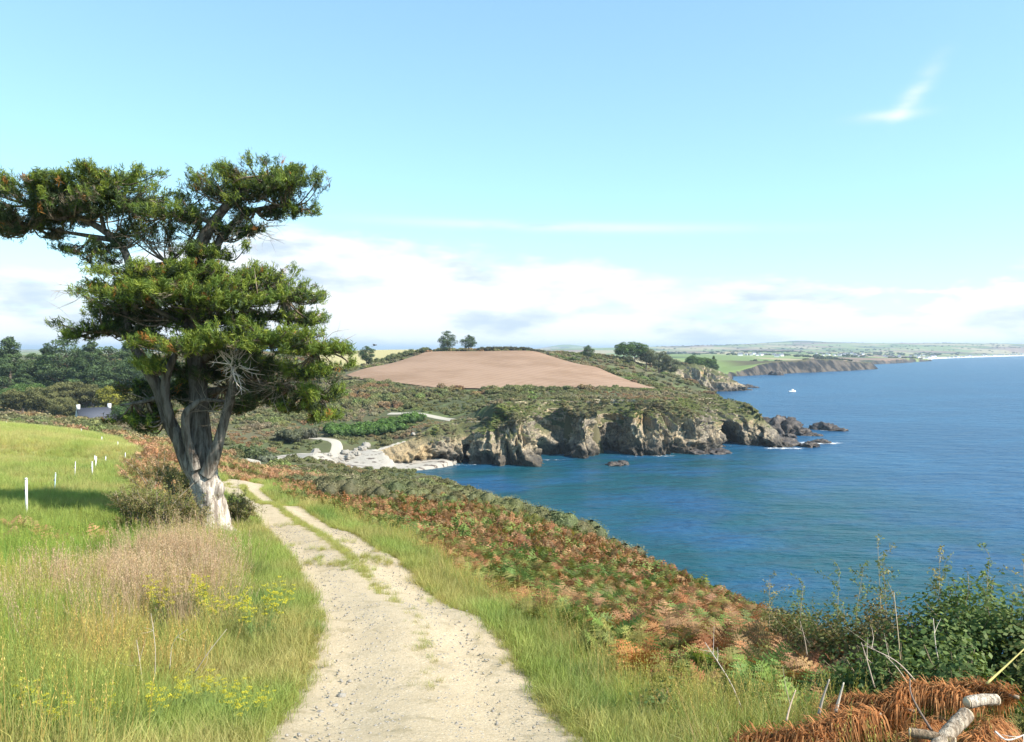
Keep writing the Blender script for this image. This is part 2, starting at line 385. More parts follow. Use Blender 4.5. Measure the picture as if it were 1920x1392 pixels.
def inside(poly, x, y):
    x = np.ravel(x); y = np.ravel(y); r = np.zeros(len(x), bool); n = len(poly)
    for i in range(n):
        x0, y0 = poly[i]; x1, y1 = poly[(i + 1) % n]
        if y0 == y1: continue
        c = ((y0 > y) != (y1 > y)) & (x < (x1 - x0) * (y - y0) / (y1 - y0) + x0); r ^= c
    return r
def seg_dist(line, x, y):
    x = np.ravel(x); y = np.ravel(y); best = np.full(len(x), 1e9)
    for i in range(len(line) - 1):
        a = line[i]; b = line[i + 1]; e = b - a; t = np.clip(((x - a[0]) * e[0] + (y - a[1]) * e[1]) / (e @ e + 1e-9), 0, 1)
        best = np.minimum(best, np.hypot(x - a[0] - t * e[0], y - a[1] - t * e[1]))
    return best
CLIFFS = np.array([p[:2] for p in FRONT]), np.array(BACK), np.array([p[:2] for p in FRONT2])
def cliff_geom(pts, du=.30, rows=84, slant=.42, seed=5, caves=(), amp=1.0):
    P = np.array(pts, float); d = np.r_[0, np.cumsum(np.hypot(*np.diff(P[:, :2], axis=0).T))]
    C = smooth_path(P, 12); dC = np.r_[0, np.cumsum(np.hypot(*np.diff(C[:, :2], axis=0).T))]
    n = int(dC[-1] / du); s = np.linspace(0, dC[-1], n)
    def sample(sv):
        return np.stack([np.interp(sv, dC, C[:, i]) for i in range(3)], -1)
    base = sample(s); low = np.stack([np.convolve(np.pad(base[:, i], 20, 'edge'), np.ones(41) / 41, 'valid') for i in range(2)], 1)
    T = np.gradient(low, axis=0); T /= np.linalg.norm(T, axis=1)[:, None] + 1e-9; Nn = np.c_[T[:, 1], -T[:, 0]]
    v = np.linspace(0, 1, rows); v = v ** .92
    Pv = []; rim = None; prev = None
    for j, vv in enumerate(v):
        z = -1.6 + vv * (base[:, 2] + 1.6); zz = np.maximum(z, 0)
        sp_ = np.clip(s + slant * zz * .8, 0, dC[-1]); sr_ = np.clip(s + .10 * zz, 0, dC[-1]); q = sample(sr_)          # ribs lean: higher rows read the foot line further along
        lowq = np.stack([np.interp(sr_, s, low[:, i]) for i in range(2)], 1)
        rel = ((q[:, :2] - lowq) * Nn).sum(1)                                      # how far the foot juts out here
        back = .34 * zz + 3.4 * sstep(np.full(n, vv), .72, 1.0) + .04 * zz ** 1.3
        wx_ = (fbm(np.c_[sp_ / 5.0, zz / 5.0, np.full(n, 4.3)], 3, seed + 7) - .5) * 3.0
        def ridged(sx, sz, oc, sd_):
            tot = 0; am = 1.0; nn = 0; fx, fz = sx, sz
            for o_ in range(oc):
                v_ = 1 - np.abs(2 * vnoise(np.c_[(sp_ + wx_) / fx, (zz + wx_ * .6) / fz, np.full(n, .3 + o_)], sd_ + o_ * 13) - 1); tot = tot + am * v_ ** 1.6; nn += am; am *= .55; fx *= .5; fz *= .52
            return tot / nn
        r1 = ridged(9.0, 13.0, 3, seed); r2 = ridged(3.0, 4.2, 4, seed + 50); r3 = fbm(np.c_[sp_ / .8, zz / 1.1, np.full(n, 2.3)], 3, seed + 90)
        blk = np.floor(vnoise(np.c_[(sp_ + wx_) / 2.0, (zz - .5 * sp_) / 1.5, np.full(n, 7.3)], seed + 120) * 5) / 5      # broken, blocky beds
        fade = 1 - .75 * sstep(np.full(n, vv), .80, 1.0)
        out = rel * (.8 - .25 * vv) + amp * ((r1 - .5) * 6.5 + (r2 - .5) * 4.2 + (r3 - .5) * 1.3 + (blk - .5) * 2.3) * fade - back
        if prev is not None: out = np.minimum(out, prev + .25)                    # nothing hangs over, bar the caves
        prev = out.copy()
        for (cx_, cy_, w_, hc, dep) in caves:
            sc_ = s[np.argmin((base[:, 0] - cx_) ** 2 + (base[:, 1] - cy_) ** 2)]
            e = ((s - sc_) / w_) ** 2 + (zz / hc) ** 2
            out = out - dep * sstep(1.25 - e, 0, .55)
        p2 = low + Nn * out[:, None]
        Pv.append(np.c_[p2, z + (r3 - .5) * .8 * fade]); rim = prev
    V = np.array(Pv); top = V[-1]; sm = np.stack([np.convolve(np.pad(top[:, i], 4, 'edge'), np.ones(9) / 9, 'valid') for i in range(3)], 1)
    p2 = low + Nn * (rim - 1.6)[:, None]; V = np.concatenate([V, np.c_[p2, base[:, 2] - .9][None]])
    return V, sm[::4]
CL1, RIM1 = cliff_geom(FRONT, caves=((-11.5, 206, 2.2, 4.0, 5), (-17, 200, 1.3, 2.6, 3.5), (-23, 198.5, 1.2, 2.4, 3), (8.5, 215, 3.6, 5, 5), (63, 243, 3.6, 6.5, 7)))
CL2, RIM2 = cliff_geom(FRONT2, du=.7, rows=40, seed=33, amp=1.1)
RPOLY = np.vstack([np.array(NEARC, float), RIM1[:, :2], np.array(BACK, float), RIM2[:, :2], [(125, 640), (118, 720)], [(-900, 720), (-900, -60)]])
def H(x, y):
    """height of the land"""
    sh = np.shape(x); x = np.ravel(np.asarray(x, float)); y = np.ravel(np.asarray(y, float))
    w = sstep(y, 100, 135); h = np.zeros(len(x))
    a = w < 1; b = w > 0
    if a.any(): h[a] += (1 - w[a]) * rbfN(x[a], y[a])
    if b.any(): h[b] += w[b] * rbfM(x[b], y[b])
    ins0 = inside(POLY, x, y); nd = seg_dist(np.array(NEARC, float), x, y)
    h = np.where((nd < 60) & (y < 192), np.minimum(h, np.where(ins0, nd, -nd) * 1.0 - .3), np.where(ins0, h, np.minimum(h, -4)))
    far = y > 150
    if far.any():
        xf, yf = x[far], y[far]; ins = inside(POLY, xf, yf); rin = inside(RPOLY, xf, yf); hf = h[far]
        for rimv in (RIM1, RIM2):
            dd = seg_dist(rimv[:, :2], xf, yf); nr = np.nonzero(dd < 40)[0]
            if len(nr):
                near_z_ = rimv[np.argmin((xf[nr, None] - rimv[None, :, 0]) ** 2 + (yf[nr, None] - rimv[None, :, 1]) ** 2, axis=1), 2]
                sdv = np.where(rin[nr], dd[nr], -dd[nr]); t = sstep(sdv, 0, 14)
                top_ = lerp(near_z_ + .15, hf[nr], t) + 0 * sdv                       # the ground meets the rim
                hf[nr] = np.where(sdv > 1.0, np.where(sdv < 14, top_, hf[nr]), near_z_ + .15 + (sdv - 1.0) * 9.0)
        line = np.array([FRONT[-1][:2]] + BACK + [FRONT2[0][:2]]); dd = seg_dist(line, xf, yf); lim = np.where(ins, dd, -dd) * .75 - 2.0; hf = np.where((dd < 60) & (lim < hf), lim, hf)
        hf = np.where(ins, hf, np.minimum(hf, -3)); h[far] = hf
    return np.maximum(h, -7.0).reshape(sh)

TRACK = [(905,1700,3.6),(850,1520,5.2),(797,1392,6.9),(778,1250,9.9),(742,1150,12.5),(645,1050,17.8),(580,1000,22.5),(505,950,30),(462,928,38),(452,918,45),(462,912,52)]
TRK = np.array([at(*p)[:2] for p in TRACK]); TRK = np.vstack([TRK, [(-21,62),(-24,80),(-31,105),(-42,135)], [at(482,869,168)[:2]], [at(550,862,174)[:2]], [at(600,850,188)[:2]], [at(632,832,202)[:2]], [at(612,826,208)[:2]], [at(560,822,214)[:2]]])
TRKS = smooth_path(TRK, 14)
TRK2 = smooth_path(np.array([at(730,769,241)[:2], at(780,776,237)[:2], at(820,782,233)[:2], at(846,789,229)[:2], at(835,795,226)[:2]]), 8)
def track_dist(x, y): return np.minimum(seg_dist(TRKS[::3], x, y), seg_dist(TRK2[::2], x, y)).reshape(np.shape(x))

# cover colours: what the ground itself is made of
def cover(x, y, z):
    n1 = fbm2(x, y, 9.0, 4, 3); n2 = fbm2(x, y, 2.0, 3, 8)
    g = np.array([.22, .25, .085]); dry = np.array([.32, .27, .13]); soil = np.array([.085, .070, .040]); heath = np.array([.085, .085, .038])
    c = g + (dry - g) * sstep(n1 * .6 + n2 * .4, .42, .68)[..., None]
    return c, n1, n2, soil, heath
def grid_mesh(xs, ys, fz):
    X, Y = np.meshgrid(xs, ys); Z = fz(X, Y); nx, ny = len(xs), len(ys)
    i = np.arange((ny - 1) * (nx - 1)); r = i // (nx - 1); c = i % (nx - 1); k = r * nx + c
    return np.c_[X.ravel(), Y.ravel(), Z.ravel()], np.c_[k, k + 1, k + nx + 1, k + nx]

def field_mask(x, y):
    """the grass field left of the hedge (1 inside)"""
    hx = np.interp(np.ravel(y), [0, 14, 18, 25, 38, 60, 80, 100, 112], [-30, -11.0, -10.6, -10.4, -18.5, -28, -36, -48, -58]).reshape(np.shape(y))
    return sstep(hx - x, -0.8, 0.8) * sstep(y, 12, 17) * sstep(118 - y - 0.12 * np.maximum(0, -x - 40), 0, 4)

def near_z(X, Y):
    z = H(X, Y); td = track_dist(X, Y)
    z = z + (fbm2(X, Y, 1.6, 3, 5) - .5) * .22 * sstep(td, 1.0, 2.2) - 0.05 * sstep(1.6 - td, 0, .6)
    return z
xs = np.r_[np.arange(-120, -42, 2.0), np.arange(-42, 16, 0.36), np.arange(16, 60, 1.2)]
ys = np.r_[np.arange(-14, 2, 1.0), np.arange(2, 62, 0.36), np.arange(62, 138, 1.2)]
V, F = grid_mesh(xs, ys, near_z)
c, n1, n2, soil, heath = cover(V[:, 0], V[:, 1], V[:, 2])
fm = field_mask(V[:, 0], V[:, 1])
c = lerp(c * .62 + heath * .3, c, np.clip(fm + sstep(2.6 - track_dist(V[:, 0], V[:, 1]), 0, 1), 0, 1)[:, None])
gmat = vcol_mat('ground', .95, 3.0, .35, .6, .06)
link('hillside', mesh_data('hillside', V, F, gmat, True, c), kind='structure', label='grassy hillside sloping from the viewpoint down to the sea')

xs = np.r_[np.arange(-420, -160, 5.0), np.arange(-160, 120, 1.6), np.arange(120, 190, 3.0)]; ys = np.r_[np.arange(136.2, 300, 1.6), np.arange(300, 720, 3.5)]
V, F = grid_mesh(xs, ys, lambda X, Y: H(X, Y) + (fbm2(X, Y, 5, 3, 2) - .5) * .5 * sstep(track_dist(X, Y), 2.5, 6))
n1 = fbm2(V[:, 0], V[:, 1], 14, 4, 21); n2 = fbm2(V[:, 0], V[:, 1], 3.5, 3, 22)
c = lerp(np.array([.080, .088, .040]), np.array([.12, .105, .055]), sstep(n1, .4, .62)[:, None])
c = lerp(c, np.array([.15, .19, .06]), (sstep(n2, .55, .7) * .6)[:, None])
straw = inside(np.array([at(590,672,430)[:2], at(640,690,402)[:2], at(700,688,405)[:2], at(795,661,425)[:2], at(840,659,460)[:2], at(800,650,640)[:2], at(600,650,640)[:2]]), V[:, 0], V[:, 1])
c = lerp(c, np.array([.42, .36, .17]), straw[:, None] * 1.0)
link('headland', mesh_data('headland', V, F, gmat, True, c), kind='structure', label='scrub covered headland and valley beyond the track')

# ------------------------------------------------------------------ ploughed field
def px_curve(pts, n):
    P = np.array([at(*p)[:2] for p in pts]); d = np.r_[0, np.cumsum(np.hypot(*np.diff(P, axis=0).T))]; s = np.linspace(0, d[-1], n)
    return np.c_[np.interp(s, d, P[:, 0]), np.interp(s, d, P[:, 1])]
top = px_curve([(650,703.5,330),(700,687,366),(760,668,400),(800,660.8,420),(900,659.3,425),(1010,661,420),(1060,671,402),(1120,690,375),(1190,712,338),(1262,733,305)], 120)
bot = px_curve([(650,703.8,329),(690,711,308),(740,718,295),(820,725,280),(900,729,275),(1000,729,277),(1100,727,283),(1180,731,295),(1262,733.6,303.5)], 120)
nv = 60; t = np.linspace(0, 1, nv)[:, None, None]; G = bot[None] * (1 - t) + top[None] * t
X, Y = G[..., 0], G[..., 1]; Z = H(X, Y) + .30
k = (np.arange(nv - 1)[:, None] * 120 + np.arange(119)[None]).ravel()
t_ = NT('ploughed_soil')
stripe = t_.n('ShaderNodeTexWave', wave_type='BANDS', bands_direction='X'); stripe.inputs['Scale'].default_value = .085; stripe.inputs['Distortion'].default_value = 2.6; stripe.inputs['Detail'].default_value = 3; stripe.inputs['Detail Scale'].default_value = .5
mp = t_.n('ShaderNodeMapping'); mp.inputs['Rotation'].default_value = (0, 0, R(24)); t_.L.new(t_.pos(), mp.inputs[0]); t_.L.new(mp.outputs[0], stripe.inputs['Vector'])
cc = t_.mix(t_.step(t_.noise(.035, 5, .65), .36, .62), (.23, .14, .085), (.33, .215, .145))
cc = t_.mix(t_.math('MULTIPLY', stripe.outputs['Fac'], .34), cc, (.19, .11, .068)); cc = t_.mix(t_.math('MULTIPLY', t_.noise(.9, 5, .7), .45), cc, (.38, .265, .18))
pm = t_.pbr(cc, .95, t_.bump(t_.noise(.8, 5, .75), .6, .3), .05)
link('ploughed_field', mesh_data('ploughed_field', np.c_[X.ravel(), Y.ravel(), Z.ravel()], np.c_[k, k + 1, k + 121, k + 120], pm, True), kind='structure', label='bare reddish brown ploughed field on the headland')

# ------------------------------------------------------------------ tracks
def ribbon(line, half, nx, lift, fz, edge_seed):
    T = np.gradient(line, axis=0); T /= np.linalg.norm(T, axis=1)[:, None]; Nn = np.c_[T[:, 1], -T[:, 0]]
    s = np.linspace(-1, 1, nx); wob = 1 + .25 * (fbm2(np.arange(len(line)) * .6, np.zeros(len(line)), 3, 3, edge_seed) - .5)
    hw_ = half * wob * np.interp(line[:, 1], [5, 8, 13], [1.14, 1.10, 1.0]); Pp = line[:, None] + Nn[:, None] * (s[None] * hw_[:, None])[..., None]
    x, y = Pp[..., 0], Pp[..., 1]; z = fz(x, y) + lift - .10 * np.abs(s)[None] ** 8
    k = (np.arange(len(line) - 1)[:, None] * nx + np.arange(nx - 1)[None]).ravel()
    return np.c_[x.ravel(), y.ravel(), z.ravel()], np.c_[k, k + 1, k + nx + 1, k + nx], np.tile(s, len(line)), np.repeat(np.arange(len(line)), nx)
fine = smooth_path(TRK, 40); fine = fine[:int(len(fine) * .62)]
def track_z(x, y):
    return H(x, y) + (fbm2(x, y, .5, 3, 61) - .5) * .035 + (fbm2(x, y, 1.7, 2, 62) - .5) * .05
V, F, s, ii = ribbon(fine, 1.36, 25, .045, track_z, 4)
rut = np.exp(-((np.abs(s) - .52) / .22) ** 2); V[:, 2] -= .045 * rut; V[:, 2] += .02 * np.exp(-(s / .2) ** 2)
gr = np.clip(np.exp(-((s + .02) / .13) ** 2), 0, 1)
c = np.c_[gr, np.abs(s), rut]
t_ = NT('track_surface'); a = t_.n('ShaderNodeSeparateColor'); t_.L.new(t_.attr('col'), a.inputs[0])
base = t_.mix(t_.noise(1.1, 5, .6), (.42, .325, .20), (.53, .425, .28)); base = t_.mix(t_.step(t_.noise(38, 3, .6), .52, .75), base, (.62, .53, .39)); base = t_.mix(t_.step(t_.noise(55, 2, .5), .60, .75), base, (.20, .155, .10))
base = t_.mix(t_.math('MULTIPLY', t_.step(t_.noise(2.6, 4, .65), .52, .68), .5), base, (.25, .20, .11))
tm = t_.pbr(base, .95, t_.bump(t_.noise(45, 4, .7), .9, .012, t_.bump(t_.noise(9, 4, .65), .6, .03)), .1)
link('track', mesh_data('track', V, F, tm, True, c), kind='structure', label='pale gravel farm track running down the hillside')
t_ = NT('pale_track'); tm2 = t_.pbr(t_.mix(t_.noise(1.5, 4, .6), (.36, .32, .25), (.47, .43, .35)), .95, None, .1)
far_line = smooth_path(TRK[-8:], 20)
V, F, s, ii = ribbon(far_line, 1.35, 9, .14, H, 9)
link('track', mesh_data('far_track', V, F, tm2, True), kind='structure', label='pale track bending through the valley behind the beach')
V, F, s, ii = ribbon(TRK2, 1.2, 9, .14, H, 19)
link('track', mesh_data('upper_track', V, F, tm2, True), kind='structure', label='short stretch of pale track below the ploughed field')

# ------------------------------------------------------------------ beach
bx = np.array([(-64,181),(-52,180),(-40,184),(-30,186),(-24,188),(-17,194),(-14,199),(-18,203),(-26,205),(-36,205),(-46,199),(-56,191)], float)
xs = np.arange(-66, -12, .6); ys = np.arange(178, 207, .6); X, Y = np.meshgrid(xs, ys)
ins = inside(bx, X, Y).reshape(X.shape); dd = seg_dist(np.vstack([bx, bx[:1]]), X, Y).reshape(X.shape) * np.where(ins, 1, -1)
wl = (X + 30) * .62 + (Y - 189) * .9
Z = np.clip(.25 + wl * .11, -1.0, 2.6); Z = np.maximum(Z, 0.0 + 0 * Z) * 0 + np.where(wl < -2, .25 + wl * .11, Z)
Zl = H(X, Y); Z = np.maximum(Zl + .12, np.where(dd > 0, .15 + .085 * np.hypot(X + 24, Y - 188) * (Y > 183), -1)) - .5 * sstep(-dd, -1.5, .5)
Z += (fbm2(X, Y, 1.6, 4, 31) - .5) * .2
nx = len(xs); kk = (np.arange(len(ys) - 1)[:, None] * nx + np.arange(nx - 1)[None]).ravel(); Q = np.c_[kk, kk + 1, kk + nx + 1, kk + nx]
keep = (dd.ravel()[Q] > -1.2).all(1)
t_ = NT('shingle'); b = t_.mix(t_.noise(.8, 5, .65), (.30, .265, .21), (.47, .425, .36)); b = t_.mix(t_.step(t_.noise(.35, 4, .6, stretch=(1, 2.4, 1)), .56, .62), b, (.10, .075, .06))
bm_ = t_.pbr(b, .9, t_.bump(t_.noise(2.5, 5, .7), .8, .2), .2)
link('beach', mesh_data('beach', np.c_[X.ravel(), Y.ravel(), Z.ravel()], Q[keep], bm_, True), kind='structure', label='small white shingle beach at the foot of the cliff')

# ------------------------------------------------------------------ cliffs
def rock_mat():
    t = NT('cliff_rock'); g = t.n('ShaderNodeNewGeometry'); sp = t.n('ShaderNodeSeparateXYZ'); t.L.new(g.outputs['Position'], sp.inputs[0])
    sn = t.n('ShaderNodeSeparateXYZ'); t.L.new(g.outputs['Normal'], sn.inputs[0])
    base = t.mix(t.step(t.noise(.16, 5, .6), .38, .64), (.24, .20, .15), (.50, .385, .24))
    base = t.mix(t.step(t.noise(.5, 5, .65, stretch=(1.6, 1.6, .35, 0, R(28), 0)), .50, .70), base, (.58, .49, .35))
    base = t.mix(t.step(t.noise(.9, 5, .7, stretch=(2.2, 2.2, .5, 0, R(28), 0)), .54, .66), base, (.085, .075, .066))
    # black tidal band and pale washed rock
    hz = t.math('ADD', sp.outputs[2], t.math('MULTIPLY', t.noise(.45, 4, .6), -5.0))
    base = t.mix(t.math('MULTIPLY', t.step(hz, 2.2, -1.2), .85), base, (.052, .047, .043))
    ochre = t.math('MULTIPLY', t.step(t.noise(.12, 3, .5), .56, .68), t.step(sp.outputs[2], 4, 9)); base = t.mix(t.math('MULTIPLY', ochre, .65), base, (.45, .29, .12))
    bank = t.math('MULTIPLY', t.step(sp.outputs[0], -17, -22), t.step(sp.outputs[2], .9, 1.8)); base = t.mix(t.math('MULTIPLY', bank, .8), base, t.mix(t.noise(.8, 4, .6), (.34, .23, .11), (.56, .42, .23)))
    # plants and lichen where the rock lies back
    veg = t.math('MULTIPLY', t.step(t.math('ADD', sn.outputs[2], t.math('MULTIPLY', t.noise(.5, 4, .6), .5)), .62, .92), t.step(sp.outputs[2], 3.5, 7.5))
    base = t.mix(veg, base, t.mix(t.noise(.9, 4, .6), (.075, .082, .032), (.16, .16, .065)))
    vo_ = t.n('ShaderNodeTexVoronoi', feature='DISTANCE_TO_EDGE'); vo_.inputs['Scale'].default_value = .55; mp_ = t.n('ShaderNodeMapping'); mp_.inputs['Scale'].default_value = (1.5, 1.5, .55); mp_.inputs['Rotation'].default_value = (0, R(28), 0)
    wv = t.n('ShaderNodeVectorMath', operation='ADD'); t.L.new(g.outputs['Position'], wv.inputs[0]); t.L.new(t.noise(.7, 3, .6, out='Color'), wv.inputs[1]); t.L.new(wv.outputs[0], mp_.inputs[0]); t.L.new(mp_.outputs[0], vo_.inputs['Vector'])
    crack = t.step(vo_.outputs['Distance'], .07, .0); base = t.mix(t.math('MULTIPLY', crack, .65), base, (.05, .043, .036))
    nb = t.bump(t.noise(1.6, 7, .7, stretch=(1.5, 1.5, .7, 0, R(28), 0)), .9, .5)
    return t.pbr(base, .92, nb, .15)
ROCK = rock_mat()
def cliff_object(V, label):
    m, n = V.shape[:2]; k = (np.arange(m - 1)[:, None] * n + np.arange(n - 1)[None]).ravel()
    link('cliff', mesh_data('cliff', V.reshape(-1, 3), np.c_[k, k + 1, k + n + 1, k + n], ROCK, False), kind='structure', label=label)
cliff_object(CL1, 'jagged tan and dark rock cliff with buttresses and caves along the headland')
cliff_object(CL2, 'farther rock cliff at the end of the second headland')
# ------------------------------------------------------------------ sea
ang = np.linspace(R(-100), R(100), 161); dist = np.r_[np.geomspace(20, 1500, 60), np.geomspace(1700, 45000, 24)]
A, D = np.meshgrid(ang, dist); X = np.sin(A) * D; Y = np.cos(A) * D - 10
k = (np.arange(len(dist) - 1)[:, None] * 161 + np.arange(160)[None]).ravel()
t_ = NT('sea_water'); pos = t_.pos(); sp = t_.n('ShaderNodeSeparateXYZ'); t_.L.new(pos, sp.inputs[0])
patch = t_.noise(.012, 4, .6, stretch=(1, 2.2, 1))
deep = t_.mix(t_.step(patch, .40, .62), (.013, .070, .150), (.017, .088, .178))
shore = t_.math('MULTIPLY', t_.step(sp.outputs[1], 262, 205), t_.step(t_.math('ABSOLUTE', t_.math('SUBTRACT', sp.outputs[0], 22)), 75, 25))
colr = t_.mix(t_.math('MULTIPLY', shore, t_.step(t_.noise(.05, 3, .5), .3, .6)), deep, (.008, .066, .085))
w1 = t_.noise(.16, 3, .55, stretch=(.55, 1.5, 1, 0, 0, R(-14))); w2 = t_.noise(.75, 4, .6, stretch=(.6, 1.3, 1, 0, 0, R(10))); w3 = t_.noise(3.2, 3, .6, stretch=(.7, 1.2, 1))
nm = t_.bump(w3, .55, .16, t_.bump(w2, .8, .8, t_.bump(w1, .9, 2.4)))
t_.pbr(colr, .30, nm, .22); t_.p.inputs['IOR'].default_value = 1.33
link('sea', mesh_data('sea', np.c_[X.ravel(), Y.ravel(), np.zeros(X.size)], np.c_[k, k + 1, k + 162, k + 161], t_.mat, True), kind='structure', label='blue sea with small wind waves filling the bay')

# ------------------------------------------------------------------ far shore
FC = np.array([(95,640),(130,690),(205,770),(232,846),(262,880),(300,930),(380,1010),(470,1105),(525,1175),(515,1240),(560,1400),(690,1545),(800,1680),(930,1860),(1012,1975),(1030,2060),(1190,2330),(1500,2720),(2067,3338),(3000,4200),(4400,5200),(9000,9000)], float)
FPOLY = np.vstack([FC, [(9000, 16000), (-20000, 16000), (-20000, 640)]])
f_px = [(1400,694,860,0),(1440,681,910,0),(1480,675,960,0),(1560,673.5,1060,0),(1620,680,1140,0),(1400,688,1000,0),(1450,679,1150,0),(1550,676,1280,0),(1400,680,1300,0),(1500,672,1600,0),(1640,677,1500,0),(1700,672,1800,0),(1745,674,1950,0),
    (1600,668,2100,0),(1700,666,2400,0),(1450,665,2300,0),(1800,668,2900,0),(1900,664,3600,0),(1500,660,3200,0),(1350,660,3000,0),(1300,664,2200,0),(1350,672,1500,0),(1340,680,1050,0),
    (1280,650,5000,0),(1400,647,5200,0),(1500,639,6200,0),(1440,644,6000,0),(1580,644,6200,0),(1650,651,5000,0),(1750,650,4800,0),(1850,646,5200,0),(1920,645,5600,0),(2100,646,6000,0),(1950,660,4300,0),
    (1060,646,8500,0),(1000,655,8500,0),(1130,654,8500,0),(1200,655,8000,0),(900,660,8000,0),(1250,657,7000,0),(600,665,8000,0),(1240,672,1500,0),(1200,670,3000,0)]
F_P = np.array([at(a, b, d) for a, b, d, _ in f_px] + [np.array(p, float) for p in [(95,660,9),(60,700,12),(-500,800,15),(-500,3000,15),(-3500,3000,20),(-3000,8000,30),(4000,5400,25),(4500,9000,60),(0,12000,-60),(3000,13000,-60),(6000,12000,-60)]])
rbfF = RBF(F_P[:, :2], F_P[:, 2], 60.0)
def HF(x, y):
    sh = np.shape(x); x = np.ravel(x); y = np.ravel(y); h = rbfF(x, y); ins = inside(FPOLY, x, y); dd = seg_dist(FC, x, y)
    sd = np.where(ins, dd, -dd); steep = np.interp(y, [600, 1900, 2050, 6000], [1.4, 1.2, .03, .03])
    lim = sd * steep - 1.5 + np.where(y > 2000, 2.2, 0) + (fbm2(x, y, 55, 3, 71) - .5) * 34 * (y < 1990) * (dd < 40); h = np.where(dd < 400, np.minimum(h, np.where(sd > 0, np.maximum(lim, -2), -4)), np.where(ins, np.maximum(h, 1), -4))
    return h.reshape(sh)
ang = np.r_[np.linspace(R(-50), R(5), 110), np.linspace(R(5.2), R(36), 420), np.linspace(R(36.3), R(60), 40)]; dist = np.r_[np.geomspace(650, 2300, 170), np.geomspace(2330, 13000, 110)]
A, D = np.meshgrid(ang, dist); X = np.tan(A) * D; Y = D
Z = np.maximum(HF(X, Y), -6); V = np.c_[X.ravel(), Y.ravel(), Z.ravel()]; na = len(ang)
k = (np.arange(len(dist) - 1)[:, None] * na + np.arange(na - 1)[None]).ravel(); Q = np.c_[k, k + 1, k + na + 1, k + na]
Q = Q[(V[Q][:, :, 2] > -3.5).any(1)]
t_ = NT('far_land'); pos = t_.pos(); g = t_.n('ShaderNodeNewGeometry'); sn = t_.n('ShaderNodeSeparateXYZ'); t_.L.new(g.outputs['Normal'], sn.inputs[0]); sp = t_.n('ShaderNodeSeparateXYZ'); t_.L.new(pos, sp.inputs[0])
vo = t_.n('ShaderNodeTexVoronoi'); vo.inputs['Scale'].default_value = .0042; mp = t_.n('ShaderNodeMapping'); mp.inputs['Scale'].default_value = (1, .55, 0); t_.L.new(pos, mp.inputs[0]); t_.L.new(mp.outputs[0], vo.inputs['Vector'])
sc = t_.n('ShaderNodeSeparateColor'); t_.L.new(vo.outputs['Color'], sc.inputs[0])
fieldc = t_.mix(t_.step(sc.outputs[0], .30, .34), (.17, .22, .075), t_.mix(t_.step(sc.outputs[1], .45, .5), (.36, .30, .17), (.22, .26, .10)))
fieldc = t_.mix(t_.step(sc.outputs[2], .78, .8), fieldc, (.26, .18, .13)); fieldc = t_.mix(t_.step(t_.noise(.0035, 4, .6), .54, .60), fieldc, (.05, .07, .045))
heath = t_.mix(t_.noise(.03, 4, .6), (.075, .07, .04), (.13, .115, .06))
hn = t_.math('ADD', sp.outputs[1], t_.math('MULTIPLY', t_.noise(.01, 3, .5), 260))
fieldc = t_.mix(t_.math('MULTIPLY', t_.step(t_.math('ABSOLUTE', t_.math('SUBTRACT', hn, 1190)), 190, 120), t_.step(sp.outputs[0], 255, 300)), fieldc, heath)
rockc = t_.mix(t_.step(t_.noise(.06, 5, .7, stretch=(1.5, 1.5, .5)), .42, .6), (.026, .026, .027), (.115, .095, .075))
col = t_.mix(t_.math('MULTIPLY', t_.step(sn.outputs[2], .93, .80), t_.step(sp.outputs[1], 2000, 1950)), fieldc, rockc)
col = t_.mix(t_.math('MULTIPLY', t_.step(sp.outputs[2], 3.2, 1.8), t_.step(sp.outputs[1], 1990, 2040)), col, (.68, .64, .56))
fmx = t_.pbr(col, .95, None, .05)
link('far_shore', mesh_data('far_shore', V, Q, fmx, True), kind='structure', label='low distant coast of fields, villages and a long beach across the bay')
# ================================================================== plant pieces
rng = np.random.default_rng(11)
LEAF = leaf_mat('foliage'); LEAF_T = leaf_mat('tree_foliage', inst=False)
def blades(rng, n, h0, h1, spread, lean, w, base_col, tip_col, curl=.25):
    p = rng.normal(0, spread, (n, 2)); a = rng.random(n) * 6.283; h = rng.uniform(h0, h1, n); l = np.abs(rng.normal(0, lean, n)) * h + .02
    d = np.c_[np.cos(a), np.sin(a)]; q = np.c_[-d[:, 1], d[:, 0]]; tw = rng.random(n) * 3.1; q = q * np.cos(tw)[:, None] * .6 + d * np.sin(tw)[:, None] * .6
    V = np.zeros((n, 5, 3)); C = np.zeros((n, 5, 3)); sh = rng.uniform(.8, 1.2, (n, 1))
    for k, (t, ww) in enumerate(((0, 1), (.55, .8), (1, 0))):
        pos = np.c_[p + d * (l * t ** 2)[:, None], h * (t - curl * t * t * np.minimum(l / h, 1.2))]
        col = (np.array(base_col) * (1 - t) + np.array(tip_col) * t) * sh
        if k < 2:
            off = np.c_[q * (w * ww), np.zeros(n)]; V[:, 2 * k] = pos - off; V[:, 2 * k + 1] = pos + off; C[:, 2 * k] = col; C[:, 2 * k + 1] = col
        else: V[:, 4] = pos; C[:, 4] = col
    b = np.arange(n)[:, None] * 5
    return V.reshape(-1, 3), [b + np.array([[2, 3, 4]]), b + np.array([[0, 1, 3, 2]])], C.reshape(-1, 3)
def put(mb, V, Fs, C):
    n0 = mb.n; mb.V.append(V); mb.C.append(C); mb.n += len(V)
    for f in Fs: (mb.T if f.shape[1] == 3 else mb.Q).append(f + n0)
